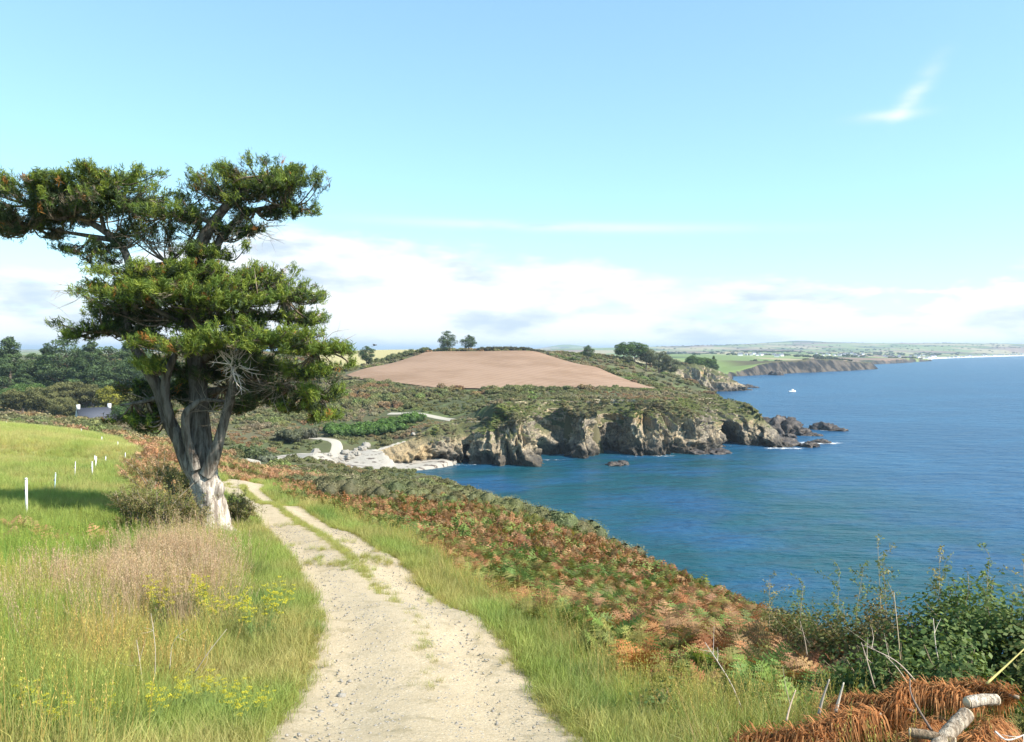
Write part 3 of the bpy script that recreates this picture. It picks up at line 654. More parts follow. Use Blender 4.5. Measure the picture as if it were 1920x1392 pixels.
def leaves(mb, P, Nrm, size, col, rng, aspect=.5, jitter=.7, axis=None):
    """diamond leaves at P, facing roughly Nrm"""
    n = len(P); size = np.broadcast_to(size, (n,)); Nn = Nrm + rng.normal(0, jitter, (n, 3)); Nn /= np.linalg.norm(Nn, axis=1)[:, None] + 1e-9
    r = rng.normal(0, 1, (n, 3)) if axis is None else axis + rng.normal(0, .45, (n, 3))
    u = r - (r * Nn).sum(1)[:, None] * Nn; u /= np.linalg.norm(u, axis=1)[:, None] + 1e-9; v = np.cross(Nn, u)
    s = size[:, None]; V = np.stack([P - u * s * .5, P + v * s * aspect * .5, P + u * s * .5, P - v * s * aspect * .5], 1).reshape(-1, 3)
    F = (np.arange(n)[:, None] * 4 + np.arange(4)[None]); c = np.repeat(np.broadcast_to(col, (n, 3)), 4, 0)
    put(mb, V, [F], c)
def grass_tuft(seed, n, h0, h1, spread, lean, w, b, t, heads=0, headcol=None):
    r = np.random.default_rng(seed); mb = MB(); put(mb, *blades(r, n, h0, h1, spread, lean, w, b, t))
    if heads:
        a = r.random(heads) * 6.283; h = r.uniform(h1 * .9, h1 * 1.35, heads); p = r.normal(0, spread, (heads, 2)); l = np.abs(r.normal(.1, .12, heads))
        for i in range(heads):
            e = np.array([p[i, 0] + math.cos(a[i]) * l[i] * h[i], p[i, 1] + math.sin(a[i]) * l[i] * h[i], h[i]]); s = np.array([p[i, 0], p[i, 1], 0]); m_ = (s + e) / 2 + np.array([0, 0, .04])
            mb.tube([s, m_, e], [w * .45, w * .4, w * .3], 3, np.array(headcol) * .9, cap=False)
            k = 15; tt = r.uniform(.74, 1.04, k); Pp = s + (e - s) * tt[:, None] + r.normal(0, .008, (k, 3))
            leaves(mb, Pp, r.normal(0, 1, (k, 3)), .024, np.array(headcol) * r.uniform(.75, 1.15, (k, 1)), r, .2, .3, (e - s) * 6)
    return mb.data('tuft', LEAF)
GREEN = asset_collection('green_tuft', [grass_tuft(i, 46, .10, .30, .075, .5, .0042, (.8, .75, .55), (1.05, 1.05, .95)) for i in range(5)])
TALL = asset_collection('tall_tuft', [grass_tuft(20 + i, 40, .30, .62, .09, .42, .0045, (.75, .8, .6), (1.1, 1.05, .9), 2, (1.5, 1.15, .9)) for i in range(4)])
DRY = asset_collection('dry_tuft', [grass_tuft(40 + i, 26, .28, .6, .10, .35, .0036, (.85, .8, .7), (1.0, 1.0, 1.0), 9, (1.1, 1.0, .98)) for i in range(4)])
def frond(mb, r, base, az, L, lift, near, col):
    """one bracken frond: arching stalk with paired, toothed side leaves"""
    d = np.array([math.cos(az), math.sin(az), 0]); sdv = np.array([-d[1], d[0], 0]); up = np.array([0, 0, 1.0])
    t = np.linspace(0, 1, 14 if near else 9); arch = r.uniform(.35, .8)
    curve = base + d * (L * (t ** 1.25) * (1 - lift * .55))[:, None] + up * (L * (lift * t - arch * lift * .55 * t ** 2.4))[:, None]
    mb.tube(curve[::2] if not near else curve, np.linspace(.007, .002, len(curve[::2] if not near else curve)), 3, col * np.array([.9, .8, .6]), cap=False)
    m0 = 4 if near else 2
    for i in range(m0, len(t)):
        f = (i - m0) / max(1, len(t) - 1 - m0); pl = L * (.40 * (1 - f) ** .8 + .02) * r.uniform(.8, 1.1); tg = curve[i] - curve[i - 1]; tg /= np.linalg.norm(tg); nr = np.cross(sdv, tg) * -1
        for s in (-1, 1):
            dr = sdv * s * .92 + tg * .42 - up * .10 + r.normal(0, .10, 3); dr /= np.linalg.norm(dr); w = pl * .17 + .012; q = np.cross(nr, dr); q /= np.linalg.norm(q) + 1e-9
            cc = col * r.uniform(.75, 1.25)
            if not near:
                p0 = curve[i]; V = [p0, p0 + dr * pl * .45 + q * w, p0 + dr * pl - up * pl * .15, p0 + dr * pl * .45 - q * w]; mb.add(V, [[0, 1, 2, 3]], cc)
            else:
                k = max(3, int(pl / .035)); tt = (np.arange(k) + .5) / k
                for ss in (-1, 1):
                    b0 = curve[i] + dr * (tt * pl)[:, None] - up * (pl * .18 * tt ** 2)[:, None]; wl = w * (1 - tt * .85); hw = pl / k * .55
                    V = np.stack([b0 - dr * hw, b0 + dr * hw, b0 + q * ss * wl[:, None] + dr * hw * 1.1 + r.normal(0, .004, (k, 3))], 1).reshape(-1, 3); mb.add(V, np.arange(3 * k).reshape(-1, 3), cc)
def bracken(seed, near, n, col=(1, 1, 1)):
    r = np.random.default_rng(seed); mb = MB(); a0 = r.random() * 6.28
    for i in range(n):
        frond(mb, r, np.r_[r.normal(0, .06, 2), 0], a0 + i * 6.283 / n + r.normal(0, .35), r.uniform(.65, 1.05), r.uniform(.65, 1.15), near, np.array(col) * r.uniform(.8, 1.2))
    return mb
FERN = asset_collection('fern', [bracken(60 + i, True, 5).data('fern', LEAF) for i in range(5)])
FERNFAR = asset_collection('fern_far', [bracken(80 + i, False, 7).data('fern_far', LEAF) for i in range(5)])
def shrub(seed, n, size, lumps=9, flat=.75, core=True, spiky=0.0, dark=(.5, .52, .5)):
    """a rounded bush of about unit radius standing on z = 0"""
    r = np.random.default_rng(seed); mb = MB(); a = r.random(lumps) * 6.283; rad = np.sqrt(r.random(lumps)) * .62
    L = np.c_[np.cos(a) * rad, np.sin(a) * rad, r.uniform(.25, .78, lumps) * flat * (1 - .45 * rad)]; lr = r.uniform(.26, .46, lumps)
    k = r.integers(0, lumps, n); d = r.normal(0, 1, (n, 3)); d[:, 2] = np.abs(d[:, 2]) * 1.0 - .25; d /= np.linalg.norm(d, axis=1)[:, None]
    P = L[k] + d * (lr[k] * r.uniform(.72, 1.08, n))[:, None]; P[:, 2] = np.maximum(P[:, 2], .01)
    tone = r.uniform(.7, 1.25, lumps)[k] * r.uniform(.75, 1.25, n); c = tone[:, None] * np.array([1, 1, 1.0])
    leaves(mb, P, d, size * r.uniform(.6, 1.4, n), c, r, .55 if not spiky else .22, .75, d if spiky else None)
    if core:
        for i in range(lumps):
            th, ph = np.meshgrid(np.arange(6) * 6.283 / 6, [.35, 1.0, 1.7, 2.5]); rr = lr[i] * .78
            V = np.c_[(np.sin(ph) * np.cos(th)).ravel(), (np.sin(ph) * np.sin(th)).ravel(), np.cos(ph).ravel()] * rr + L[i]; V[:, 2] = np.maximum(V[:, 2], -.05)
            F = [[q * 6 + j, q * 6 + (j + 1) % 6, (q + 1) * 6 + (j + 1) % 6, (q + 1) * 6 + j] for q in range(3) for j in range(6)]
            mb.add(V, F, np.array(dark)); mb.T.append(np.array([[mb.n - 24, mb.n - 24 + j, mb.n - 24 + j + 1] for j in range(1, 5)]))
    return mb
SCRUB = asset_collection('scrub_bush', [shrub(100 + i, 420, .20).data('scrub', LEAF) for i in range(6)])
HEATH = asset_collection('heath_bush', [shrub(120 + i, 320, .26, 6, .5, True, 1).data('heath', LEAF) for i in range(4)])
BUSHN = asset_collection('near_bush', [shrub(140 + i, 2600, .085, 12, .8, True, 1).data('nearbush', LEAF) for i in range(3)])

def tints(base, n, rng, var=.18, hue=.10):
    b = np.asarray(base, float); b = np.broadcast_to(b, (n, 3)); return np.clip(b * rng.uniform(1 - var, 1 + var, (n, 1)) * rng.uniform(1 - hue, 1 + hue, (n, 3)), .01, 1)
def ground_z(x, y): return np.where(np.asarray(y) < 137, near_z(x, y), H(x, y))
def pick(n, x0, x1, y0, y1, mask, rng, wide=.68):
    """n random points where mask > random, inside a wedge a little wider than the view"""
    out = []
    tot = 0
    for _ in range(60):
        x = rng.uniform(x0, x1, n); y = rng.uniform(y0, y1, n)
        ok = (np.abs(x) < wide * y + 3) ; x, y = x[ok], y[ok]
        if len(x): 
            m = mask(x, y) > rng.random(len(x)); out.append(np.c_[x[m], y[m]]); tot += m.sum()
        if tot >= n: break
    return np.concatenate(out)[:n] if out else np.zeros((0, 2))
trk_near = TRKS[TRKS[:, 1] < 60]; trk_near = trk_near[np.argsort(trk_near[:, 1])]
def track_x(y): return np.interp(y, trk_near[:, 1], trk_near[:, 0])
def edge_w(y): return np.interp(y, [5, 8, 13], [1.42, 1.38, 1.30])
def right_off(x, y): return x - (track_x(y) + edge_w(y))          # metres right of the track edge
def left_off(x, y): return (track_x(y) - edge_w(y)) - x
def verge_w(y): return np.interp(y, [4, 6, 8, 11, 16, 40, 60], [3.0, 2.5, 1.5, 1.0, 1.1, .9, .6])
def brow_in(x, y):
    """1 on the near slope, 0 far down the drop to the sea"""
    z = H(x, y); lim = np.interp(y, [0, 8, 20, 35, 60, 75], [20.5, 20.0, 17.5, 15.5, 12.5, 12]); return sstep(z, lim - 1.5, lim)
G1 = np.array([.29, .36, .105]); G2 = np.array([.42, .39, .16]); G3 = np.array([.20, .29, .09])
def grass_tint(x, y, rng):
    n = len(x); a = fbm2(x, y, 2.5, 3, 41)[:, None]; b = fbm2(x, y, .8, 2, 42)[:, None]
    c = lerp(G1, G2, sstep(a, .42, .66)); c = lerp(c, G3, sstep(b, .58, .75)); return tints(c, n, rng, .2, .08)

# ---- short grass: verges, middle strip of the track, field
def heap_free(x, y): return 1 - .93 * ((x > 1.75) & (x < 4.4) & (y > 5.0) & (y < 6.75))
def m_verge(x, y):
    r = right_off(x, y); l = left_off(x, y); nz = fbm2(x, y, .9, 3, 43) - .5
    right = sstep(r + nz * .5, -.15, .12) * sstep(verge_w(y) + nz * 1.0 - r, -.3, .5)
    left = sstep(l + nz * .5, -.15, .12) * sstep(y, 4, 5)
    return np.clip(right + left * np.where(l < 1.8, 1, .55) * sstep(14 - l, 0, 1), 0, 1) * (y < 62) * heap_free(x, y)
p = pick(26000, -16, 12, 4.2, 30, m_verge, rng); d = np.hypot(p[:, 0], p[:, 1])
keep = rng.random(len(p)) < np.clip(12 / d, .35, 1); p = p[keep]
z = ground_z(p[:, 0], p[:, 1])
scatter('grass', np.c_[p, z - .01], rng.uniform(.55, 1.25, len(p)) * np.interp(np.hypot(p[:, 0], p[:, 1]), [6, 30], [.95, 1.35]), GREEN, 5, grass_tint(p[:, 0], p[:, 1], rng), 'short green grass along both verges of the track', 'grass', rng)
p2 = pick(7000, -34, 8, 28, 62, lambda x, y: m_verge(x, y), rng); z = ground_z(p2[:, 0], p2[:, 1])
scatter('grass', np.c_[p2, z], rng.uniform(1.2, 2.0, len(p2)), GREEN, 5, grass_tint(p2[:, 0], p2[:, 1], rng), 'grass beside the far bend of the track', 'grass', rng)
def m_mid(x, y):
    u = x - track_x(y); nz = fbm2(x, y, 1.1, 3, 44); c = np.exp(-((u - .12) / .12) ** 2) * np.interp(y, [5, 9, 13, 16, 40], [.12, .22, .5, 1, 1]) * np.maximum(sstep(nz, .34, .5), np.interp(y, [12, 17], [0, .6]))
    patch = sstep(nz, .60, .68) * (np.abs(u) < .95) * np.interp(y, [5, 14, 20], [.6, .5, .15])
    edge = np.exp(-((np.abs(u) - edge_w(y) + .05) / .10) ** 2) * .5
    return np.clip(c + patch + edge, 0, 1) * (np.abs(u) < edge_w(y) + .1)
p = pick(3600, -20, 3, 5, 46, m_mid, rng); z = H(p[:, 0], p[:, 1]) + .03
scatter('track_grass', np.c_[p, z], rng.uniform(.3, .62, len(p)) * np.interp(p[:, 1], [6, 30], [.8, 1.3]), GREEN, 5, tints(lerp(G1, G2, .5), len(p), rng), 'low grass growing along the middle and edges of the track', 'grass', rng, .3)
p = pick(30000, -75, -9, 16, 116, lambda x, y: field_mask(x, y) * np.clip(26 / y, .12, 1), rng); z = ground_z(p[:, 0], p[:, 1]); n1 = fbm2(p[:, 0], p[:, 1], 7, 4, 47)[:, None]
scatter('field_grass', np.c_[p, z - .02], rng.uniform(.6, 1.0, len(p)) * np.interp(p[:, 1], [16, 40, 110], [.9, 1.5, 3.2]), GREEN, 5, tints(lerp(np.array([.36, .42, .125]), np.array([.48, .47, .19]), sstep(n1, .40, .62)), len(p), rng), 'bright short pasture grass covering the field on the left', 'grass', rng)

# ---- long grass on the left bank, straw coloured grass by the tree, long clumps on the right
def m_long(x, y):
    l = left_off(x, y); nz = fbm2(x, y, 1.6, 3, 48); return sstep(l, .7, 1.6) * (1 - field_mask(x, y)) * sstep(nz, .30, .5) * (y < 21) * (x > -13)
p = pick(5200, -13, 0, 4.3, 21, m_long, rng); z = ground_z(p[:, 0], p[:, 1]); c = grass_tint(p[:, 0], p[:, 1], rng); far_left = (p[:, 0] < -5.5) & (p[:, 1] > 9); c[far_left] *= np.array([.82, 1.02, .85])
scatter('long_grass', np.c_[p, z - .02], rng.uniform(.55, 1.15, len(p)), TALL, 4, c, 'long ragged green grass on the bank left of the track', 'grass', rng, .2)
def m_straw(x, y):
    q = np.exp(-(((x + 6.0 + (y - 15) * .18) / 1.35) ** 2 + ((y - 15.2) / 2.5) ** 2)); q2 = np.exp(-(((x + 6.4) / 1.6) ** 2 + ((y - 10.5) / 2.2) ** 2)) * .06
    return np.clip(q + q2, 0, 1) * sstep(fbm2(x, y, .9, 3, 49), .40, .58) * sstep(left_off(x, y), .9, 1.5) * sstep(x, -8.6, -7.2)
p = pick(620, -13, -1, 7, 21, m_straw, rng); z = ground_z(p[:, 0], p[:, 1])
scatter('straw_grass', np.c_[p, z - .02], rng.uniform(.75, 1.35, len(p)), DRY, 4, tints((.56, .45, .29), len(p), rng, .2, .06), 'tall dry pinkish straw grass in front of the big tree', 'grass', rng, .12, lean=np.array([.05, .12]))
def m_clump(x, y):
    r = right_off(x, y); nz = fbm2(x, y, 1.0, 3, 51); return sstep(r, .45, .9) * sstep(verge_w(y) * 1.35 - r, -.2, .5) * sstep(nz, .34, .55) * np.interp(y, [5, 14, 40], [1, .8, .5]) * heap_free(x, y)
p = pick(2600, -18, 9, 4.3, 45, m_clump, rng); z = ground_z(p[:, 0], p[:, 1])
scatter('long_grass', np.c_[p, z - .02], rng.uniform(.5, .95, len(p)), TALL, 4, tints(lerp(G1, np.array([.42, .40, .20]), rng.random((len(p), 1)) ** 1.6), len(p), rng), 'long green and pale grass clumps along the right verge', 'grass', rng, .25)

# ---- bracken on the slope to the sea: rust, green and olive patches
def brk_tint(x, y, rng):
    n = len(x); a = fbm2(x, y, 3.2, 4, 52)[:, None]; b = fbm2(x, y, 1.0, 3, 53)[:, None]
    rust = np.array([.28, .130, .055]); pale = np.array([.33, .195, .095]); grn = np.array([.125, .185, .042]); olive = np.array([.20, .185, .052])
    nearg = (np.interp(y, [5, 11, 17], [.16, .10, 0.0]) + np.interp(right_off(x, y), [0, 1.2, 2.6], [.10, .06, 0]))[:, None]
    pg = .27 + .58 * sstep(a + (b - .5) * .35 + nearg, .46, .60); pick_ = rng.random((n, 1)); q_ = rng.random((n, 1)) * .7 + b * .6 - .15
    c = np.where(pick_ < pg, lerp(olive, grn, sstep(q_, .25, .75)), lerp(rust, pale, sstep(q_, .25, .8))); return tints(c, n, rng, .24, .08)
def m_brk(x, y):
    r = right_off(x, y); nz = fbm2(x, y, 1.3, 3, 54) - .5
    return sstep(r - verge_w(y) + nz * 1.2, -.15, .35) * brow_in(x, y) * heap_free(x, y)
p = pick(9500, -16, 16, 5.2, 24, m_brk, rng); z = ground_z(p[:, 0], p[:, 1])
scatter('bracken', np.c_[p, z - .05], rng.uniform(.38, .82, len(p)), FERN, 5, brk_tint(p[:, 0], p[:, 1], rng), 'rust and green bracken covering the slope right of the track', 'bracken', rng, .2)
p = pick(19000, -26, 16, 23, 74, m_brk, rng); z = ground_z(p[:, 0], p[:, 1])
scatter('bracken', np.c_[p, z - .05], rng.uniform(.5, .9, len(p)), FERNFAR, 5, brk_tint(p[:, 0], p[:, 1], rng), 'rust coloured bracken on the brow above the bay', 'bracken', rng, .25)
# bracken and low growth along the hedge bank left of the track and round the field
def m_bank(x, y):
    l = left_off(x, y); edge = np.interp(y, [17, 19, 25, 38, 60, 80, 100], [-10.4, -10.2, -9.9, -18.0, -27.5, -35.5, -47]); on = sstep(x - edge, -.5, .4) * sstep(l, .6, 1.2)
    row = np.exp(-((y - 18.4 + (x + 9) * .05) / 1.3) ** 2) * (x < -6.2) * (x > -14)
    return np.clip(on * (y > 21) + row * .9, 0, 1)
p = pick(5200, -46, -5, 16, 110, m_bank, rng); z = ground_z(p[:, 0], p[:, 1])
scatter('bracken', np.c_[p, z - .05], rng.uniform(.5, .95, len(p)) * np.interp(p[:, 1], [18, 60, 110], [.75, 1.1, 1.9]), FERNFAR, 5, tints(lerp(np.array([.42, .24, .13]), np.array([.24, .23, .075]), sstep(fbm2(p[:, 0], p[:, 1], 2.5, 3, 55), .45, .6)[:, None]), len(p), rng), 'dry brown bracken along the hedge bank between field and track', 'bracken', rng, .25)

# ---- heath bushes on the brow and scrub over valley and headland
p = pick(280, -24, 6, 38, 78, lambda x, y: np.exp(-((y - 52 - (x + 5) * -.5) / 9) ** 2) * (right_off(x, y) > 3.2) * brow_in(x, y), rng); z = ground_z(p[:, 0], p[:, 1])
scatter('heath', np.c_[p, z - .1], rng.uniform(.8, 1.5, len(p)) * np.array([1, 1, 1])[:, None].T[0, 0], BUSHN, 3, tints((.26, .255, .125), len(p), rng), 'grey green heath bushes on the brow above the beach', 'heath', rng, .1)
FIELDP = np.vstack([bot, top[::-1]])
STRAWP = np.array([at(590,672,430)[:2], at(640,690,402)[:2], at(700,688,405)[:2], at(795,661,425)[:2], at(840,659,460)[:2], at(800,650,640)[:2], at(600,650,640)[:2]])
def m_scrub(x, y):
    z = H(x, y); ok = (z > 1.5) & ~inside(FIELDP, x, y) & ~inside(STRAWP, x, y) & ~inside(bx, x, y)
    td = track_dist(x, y); dc = np.minimum(seg_dist(RIM1[:, :2], x, y), seg_dist(RIM2[:, :2], x, y)) * np.where(inside(RPOLY, x, y), 1, -1); fm_ = field_mask(x, y)
    return ok * sstep(td, 2.2, 4.0) * (1 - fm_) * np.where(y > 150, sstep(dc, .3, 1.2), 1) * sstep(np.interp(y, [60, 70], [0, 1]), .2, .9)
def scrub_tint(x, y, rng):
    n = len(x); a = fbm2(x, y, 22, 4, 57)[:, None]; b = fbm2(x, y, 7, 3, 58)[:, None]; q = fbm2(x, y, 12, 3, 59)[:, None]
    c = lerp(np.array([.20, .205, .085]), np.array([.31, .26, .155]), sstep(a, .42, .60)); c = lerp(c, np.array([.23, .28, .085]), sstep(b, .54, .68) * .8); c = lerp(c, np.array([.36, .20, .11]), sstep(q, .56, .68) * .75)
    return tints(c, n, rng, .25, .08)
p = pick(9000, -200, 100, 64, 300, m_scrub, rng, .70); z = H(p[:, 0], p[:, 1]); sz = rng.uniform(.9, 1.9, len(p)) * np.interp(p[:, 1], [64, 110, 200], [.6, .9, 1.15])
low_ = sstep(fbm2(p[:, 0], p[:, 1], 16, 3, 60), .40, .62); rim_ = seg_dist(CLIFFS[0], p[:, 0], p[:, 1]) < 45; sz = sz * lerp(1.15, .6, low_) * np.where(rim_, .6, 1)
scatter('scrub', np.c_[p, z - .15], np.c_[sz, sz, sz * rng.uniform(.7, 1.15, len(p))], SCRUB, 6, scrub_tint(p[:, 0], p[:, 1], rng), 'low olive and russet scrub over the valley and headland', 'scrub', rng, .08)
p = pick(5200, -260, 130, 296, 600, m_scrub, rng, .70); z = H(p[:, 0], p[:, 1]); sz = rng.uniform(1.2, 2.6, len(p))
scatter('scrub', np.c_[p, z - .2], np.c_[sz, sz, sz * rng.uniform(.6, 1.0, len(p))], SCRUB, 6, scrub_tint(p[:, 0], p[:, 1], rng) * .95, 'scrub on the slopes round the ploughed field', 'scrub', rng, .08)
# cushion plants and gorse creeping over the cliff rim
rimv = CL1[-24:-1].reshape(-1, 3); nx_ = rng.integers(0, len(rimv), 9000); q = rimv[nx_] + rng.normal(0, .3, (9000, 3)); keep = (q[:, 2] > 5.0) & (rng.random(9000) < sstep(q[:, 2] - 6 + 8 * (fbm2(q[:, 0], q[:, 1], 5, 3, 66) - .5), 0, 5)); q = q[keep]
sz = rng.uniform(.25, .7, len(q)); scatter('rim_plants', q - np.array([0, 0, .15]), np.c_[sz, sz, sz * .75], HEATH, 4, tints(lerp(np.array([.30, .34, .11]), np.array([.27, .235, .13]), sstep(fbm2(q[:, 0], q[:, 1], 8, 3, 67), .4, .6)[:, None]), len(q), rng), 'yellow green cushion plants along the cliff rim', 'cliff plants', rng, .1)
# ================================================================== the big cypress
def bark_mat(name, pale, dark, scale=3.0):
    t = NT(name); tc = t.n('ShaderNodeTexCoord').outputs['Object']
    g = t.noise(scale, 6, .65, tc, (3.2, 3.2, .45)); c = t.mix(t.step(g, .38, .62), dark, pale); c = t.mix(t.math('MULTIPLY', t.attr('col'), 1.0), (.5, .46, .42), (1.0, 1.0, 1.0)) if False else c
    c = t.mix(1.0, c, t.attr('col'), 'MULTIPLY')
    return t.pbr(c, .95, t.bump(g, 1.0, .06), .08)
BARK = bark_mat('bark', (.40, .35, .29), (.15, .12, .095))
TREE_D = 22.0
def tp(px, py, dy=0.0): return at(px, py, TREE_D + dy)
T0 = tp(403, 1016); T0[2] = H(T0[0], T0[1])
def limb_path(pts, m=6):
    P = np.array([np.r_[tp(a, b, c), r] for a, b, c, r in pts]); return smooth_path(P, m)
def limb_mesh(mb, pts, n=10, groove=.18, seed=0, tone=1.0, m=6):
    S = limb_path(pts, m); P = S[:, :3] - T0; rad = np.maximum(S[:, 3], .012); T = np.gradient(P, axis=0); T /= np.linalg.norm(T, axis=1)[:, None]
    ref = np.array([0., 1, 0]); V = []; a = np.arange(n) * 2 * math.pi / n; r = np.random.default_rng(seed); ph = r.random(3) * 6.28
    for i in range(len(P)):
        s = np.cross(T[i], ref); s /= np.linalg.norm(s) + 1e-9; b = np.cross(s, T[i]); tw = i * .05
        rr = rad[i] * (1 + groove * (.5 * np.sin(3 * (a + tw) + ph[0]) + .35 * np.sin(5 * (a - tw) + ph[1]) + .5 * (r.random(n) - .5)))
        V.append(P[i] + (np.cos(a) * rr)[:, None] * s + (np.sin(a) * rr)[:, None] * b)
    V = np.concatenate(V); k = len(P); F = [[i * n + j, i * n + (j + 1) % n, (i + 1) * n + (j + 1) % n, (i + 1) * n + j] for i in range(k - 1) for j in range(n)]
    z = V[:, 2]; pale = np.interp(z, [0, 1.5, 2.2, 4], [1.7, 1.5, .62, .42]); c = np.c_[pale, pale, pale * 1.0] * tone  # bark bleached and painted sunlit at the foot, darkened above as crown shade
    mb.add(V, F, c); return S[:, :3]
tree = link('cypress_tree', None, label='tall wind-shaped cypress with bare pale trunk and tiered dark green foliage beside the track', cat='tree', loc=T0)
ANCH = []
mb = MB()
limb_mesh(mb, [(412,1036,0,.62),(408,1010,0,.52),(402,985,0,.40),(396,950,0,.37),(390,920,0,.37),(386,900,0,.36),(383,882,.05,.31)], 20, .20, 1, m=8)
limb_mesh(mb, [(418,1008,-.1,.16),(426,1012,-.15,.13),(440,1022,-.2,.06)], 10, .2, 2)
limb_mesh(mb, [(404,930,-.1,.18),(411,915,-.15,.15),(409,900,-.1,.06)], 8, .2, 3)
link('trunk', mb.data('trunk', BARK, True), tree)
limbs = [
    [(383,890,.05,.32),(378,840,.1,.29),(374,780,.2,.27),(372,700,.3,.26),(362,620,.3,.23),(362,540,.3,.20),(372,470,.2,.17),(398,420,.1,.14),(432,380,0,.11),(475,350,0,.075),(515,330,0,.03)],
    [(376,900,-.1,.25),(352,868,-.1,.20),(336,825,-.1,.19),(318,790,-.1,.18),(302,740,-.2,.17),(277,695,-.3,.15),(247,640,-.3,.13),(234,595,-.3,.11),(236,550,-.2,.10),(243,505,0,.10),(228,462,.1,.10),(190,430,.2,.09),(140,405,.3,.07),(85,385,.4,.035)],
    [(388,890,-.2,.20),(404,850,-.3,.17),(414,815,-.3,.14),(424,775,-.35,.125),(434,735,-.4,.12),(441,700,-.4,.10),(446,670,-.4,.05)],
    [(368,880,-.3,.13),(352,830,-.4,.115),(348,800,-.45,.11),(350,775,-.5,.10),(364,760,-.5,.085),(382,750,-.45,.06),(420,752,-.3,.04),(480,748,0,.02)],
    [(322,800,-.2,.12),(309,745,-.35,.12),(311,710,-.4,.115),(322,680,-.45,.10),(333,658,-.5,.06)],
    [(372,560,.3,.14),(390,500,.4,.11),(420,440,.5,.10),(462,402,.5,.08),(515,388,.5,.05),(560,392,.5,.02)],
    [(366,600,.3,.12),(400,580,0,.08),(460,560,-.4,.06),(530,556,-.6,.03)],
    [(372,680,.3,.12),(420,650,-.4,.08),(490,640,-.9,.06),(570,650,-1.1,.04),(640,662,-1.1,.012)],
    [(374,740,.3,.11),(440,725,.4,.08),(520,720,.5,.06),(600,740,.6,.03)],
    [(302,745,-.1,.08),(262,755,-.2,.05),(225,760,-.3,.02)],
    [(250,640,-.3,.07),(205,620,-.5,.05),(150,630,-.6,.015)],
    [(238,520,0,.08),(280,500,.2,.06),(330,490,.5,.03)],
    [(215,450,.1,.08),(150,440,.5,.05),(60,425,.8,.02)],
    [(195,432,.2,.07),(190,390,.1,.05),(215,345,-.1,.02)],
    [(400,418,.1,.08),(350,400,-.3,.05),(300,405,-.5,.02)],
    [(366,620,.3,.10),(310,590,-.3,.07),(250,560,-.8,.03)],
    [(330,660,-.5,.07),(370,640,-.9,.05),(420,640,-1.2,.02)],
]
for i, L_ in enumerate(limbs):
    mb = MB(); S = limb_mesh(mb, L_, 9 if i < 5 else 6, .16, 10 + i, 1.0 if i not in (0,) else .9); ANCH.append(S[len(S) // 4:])
    link('limb', mb.data('limb', BARK, True), tree)
ANCH = np.concatenate(ANCH)
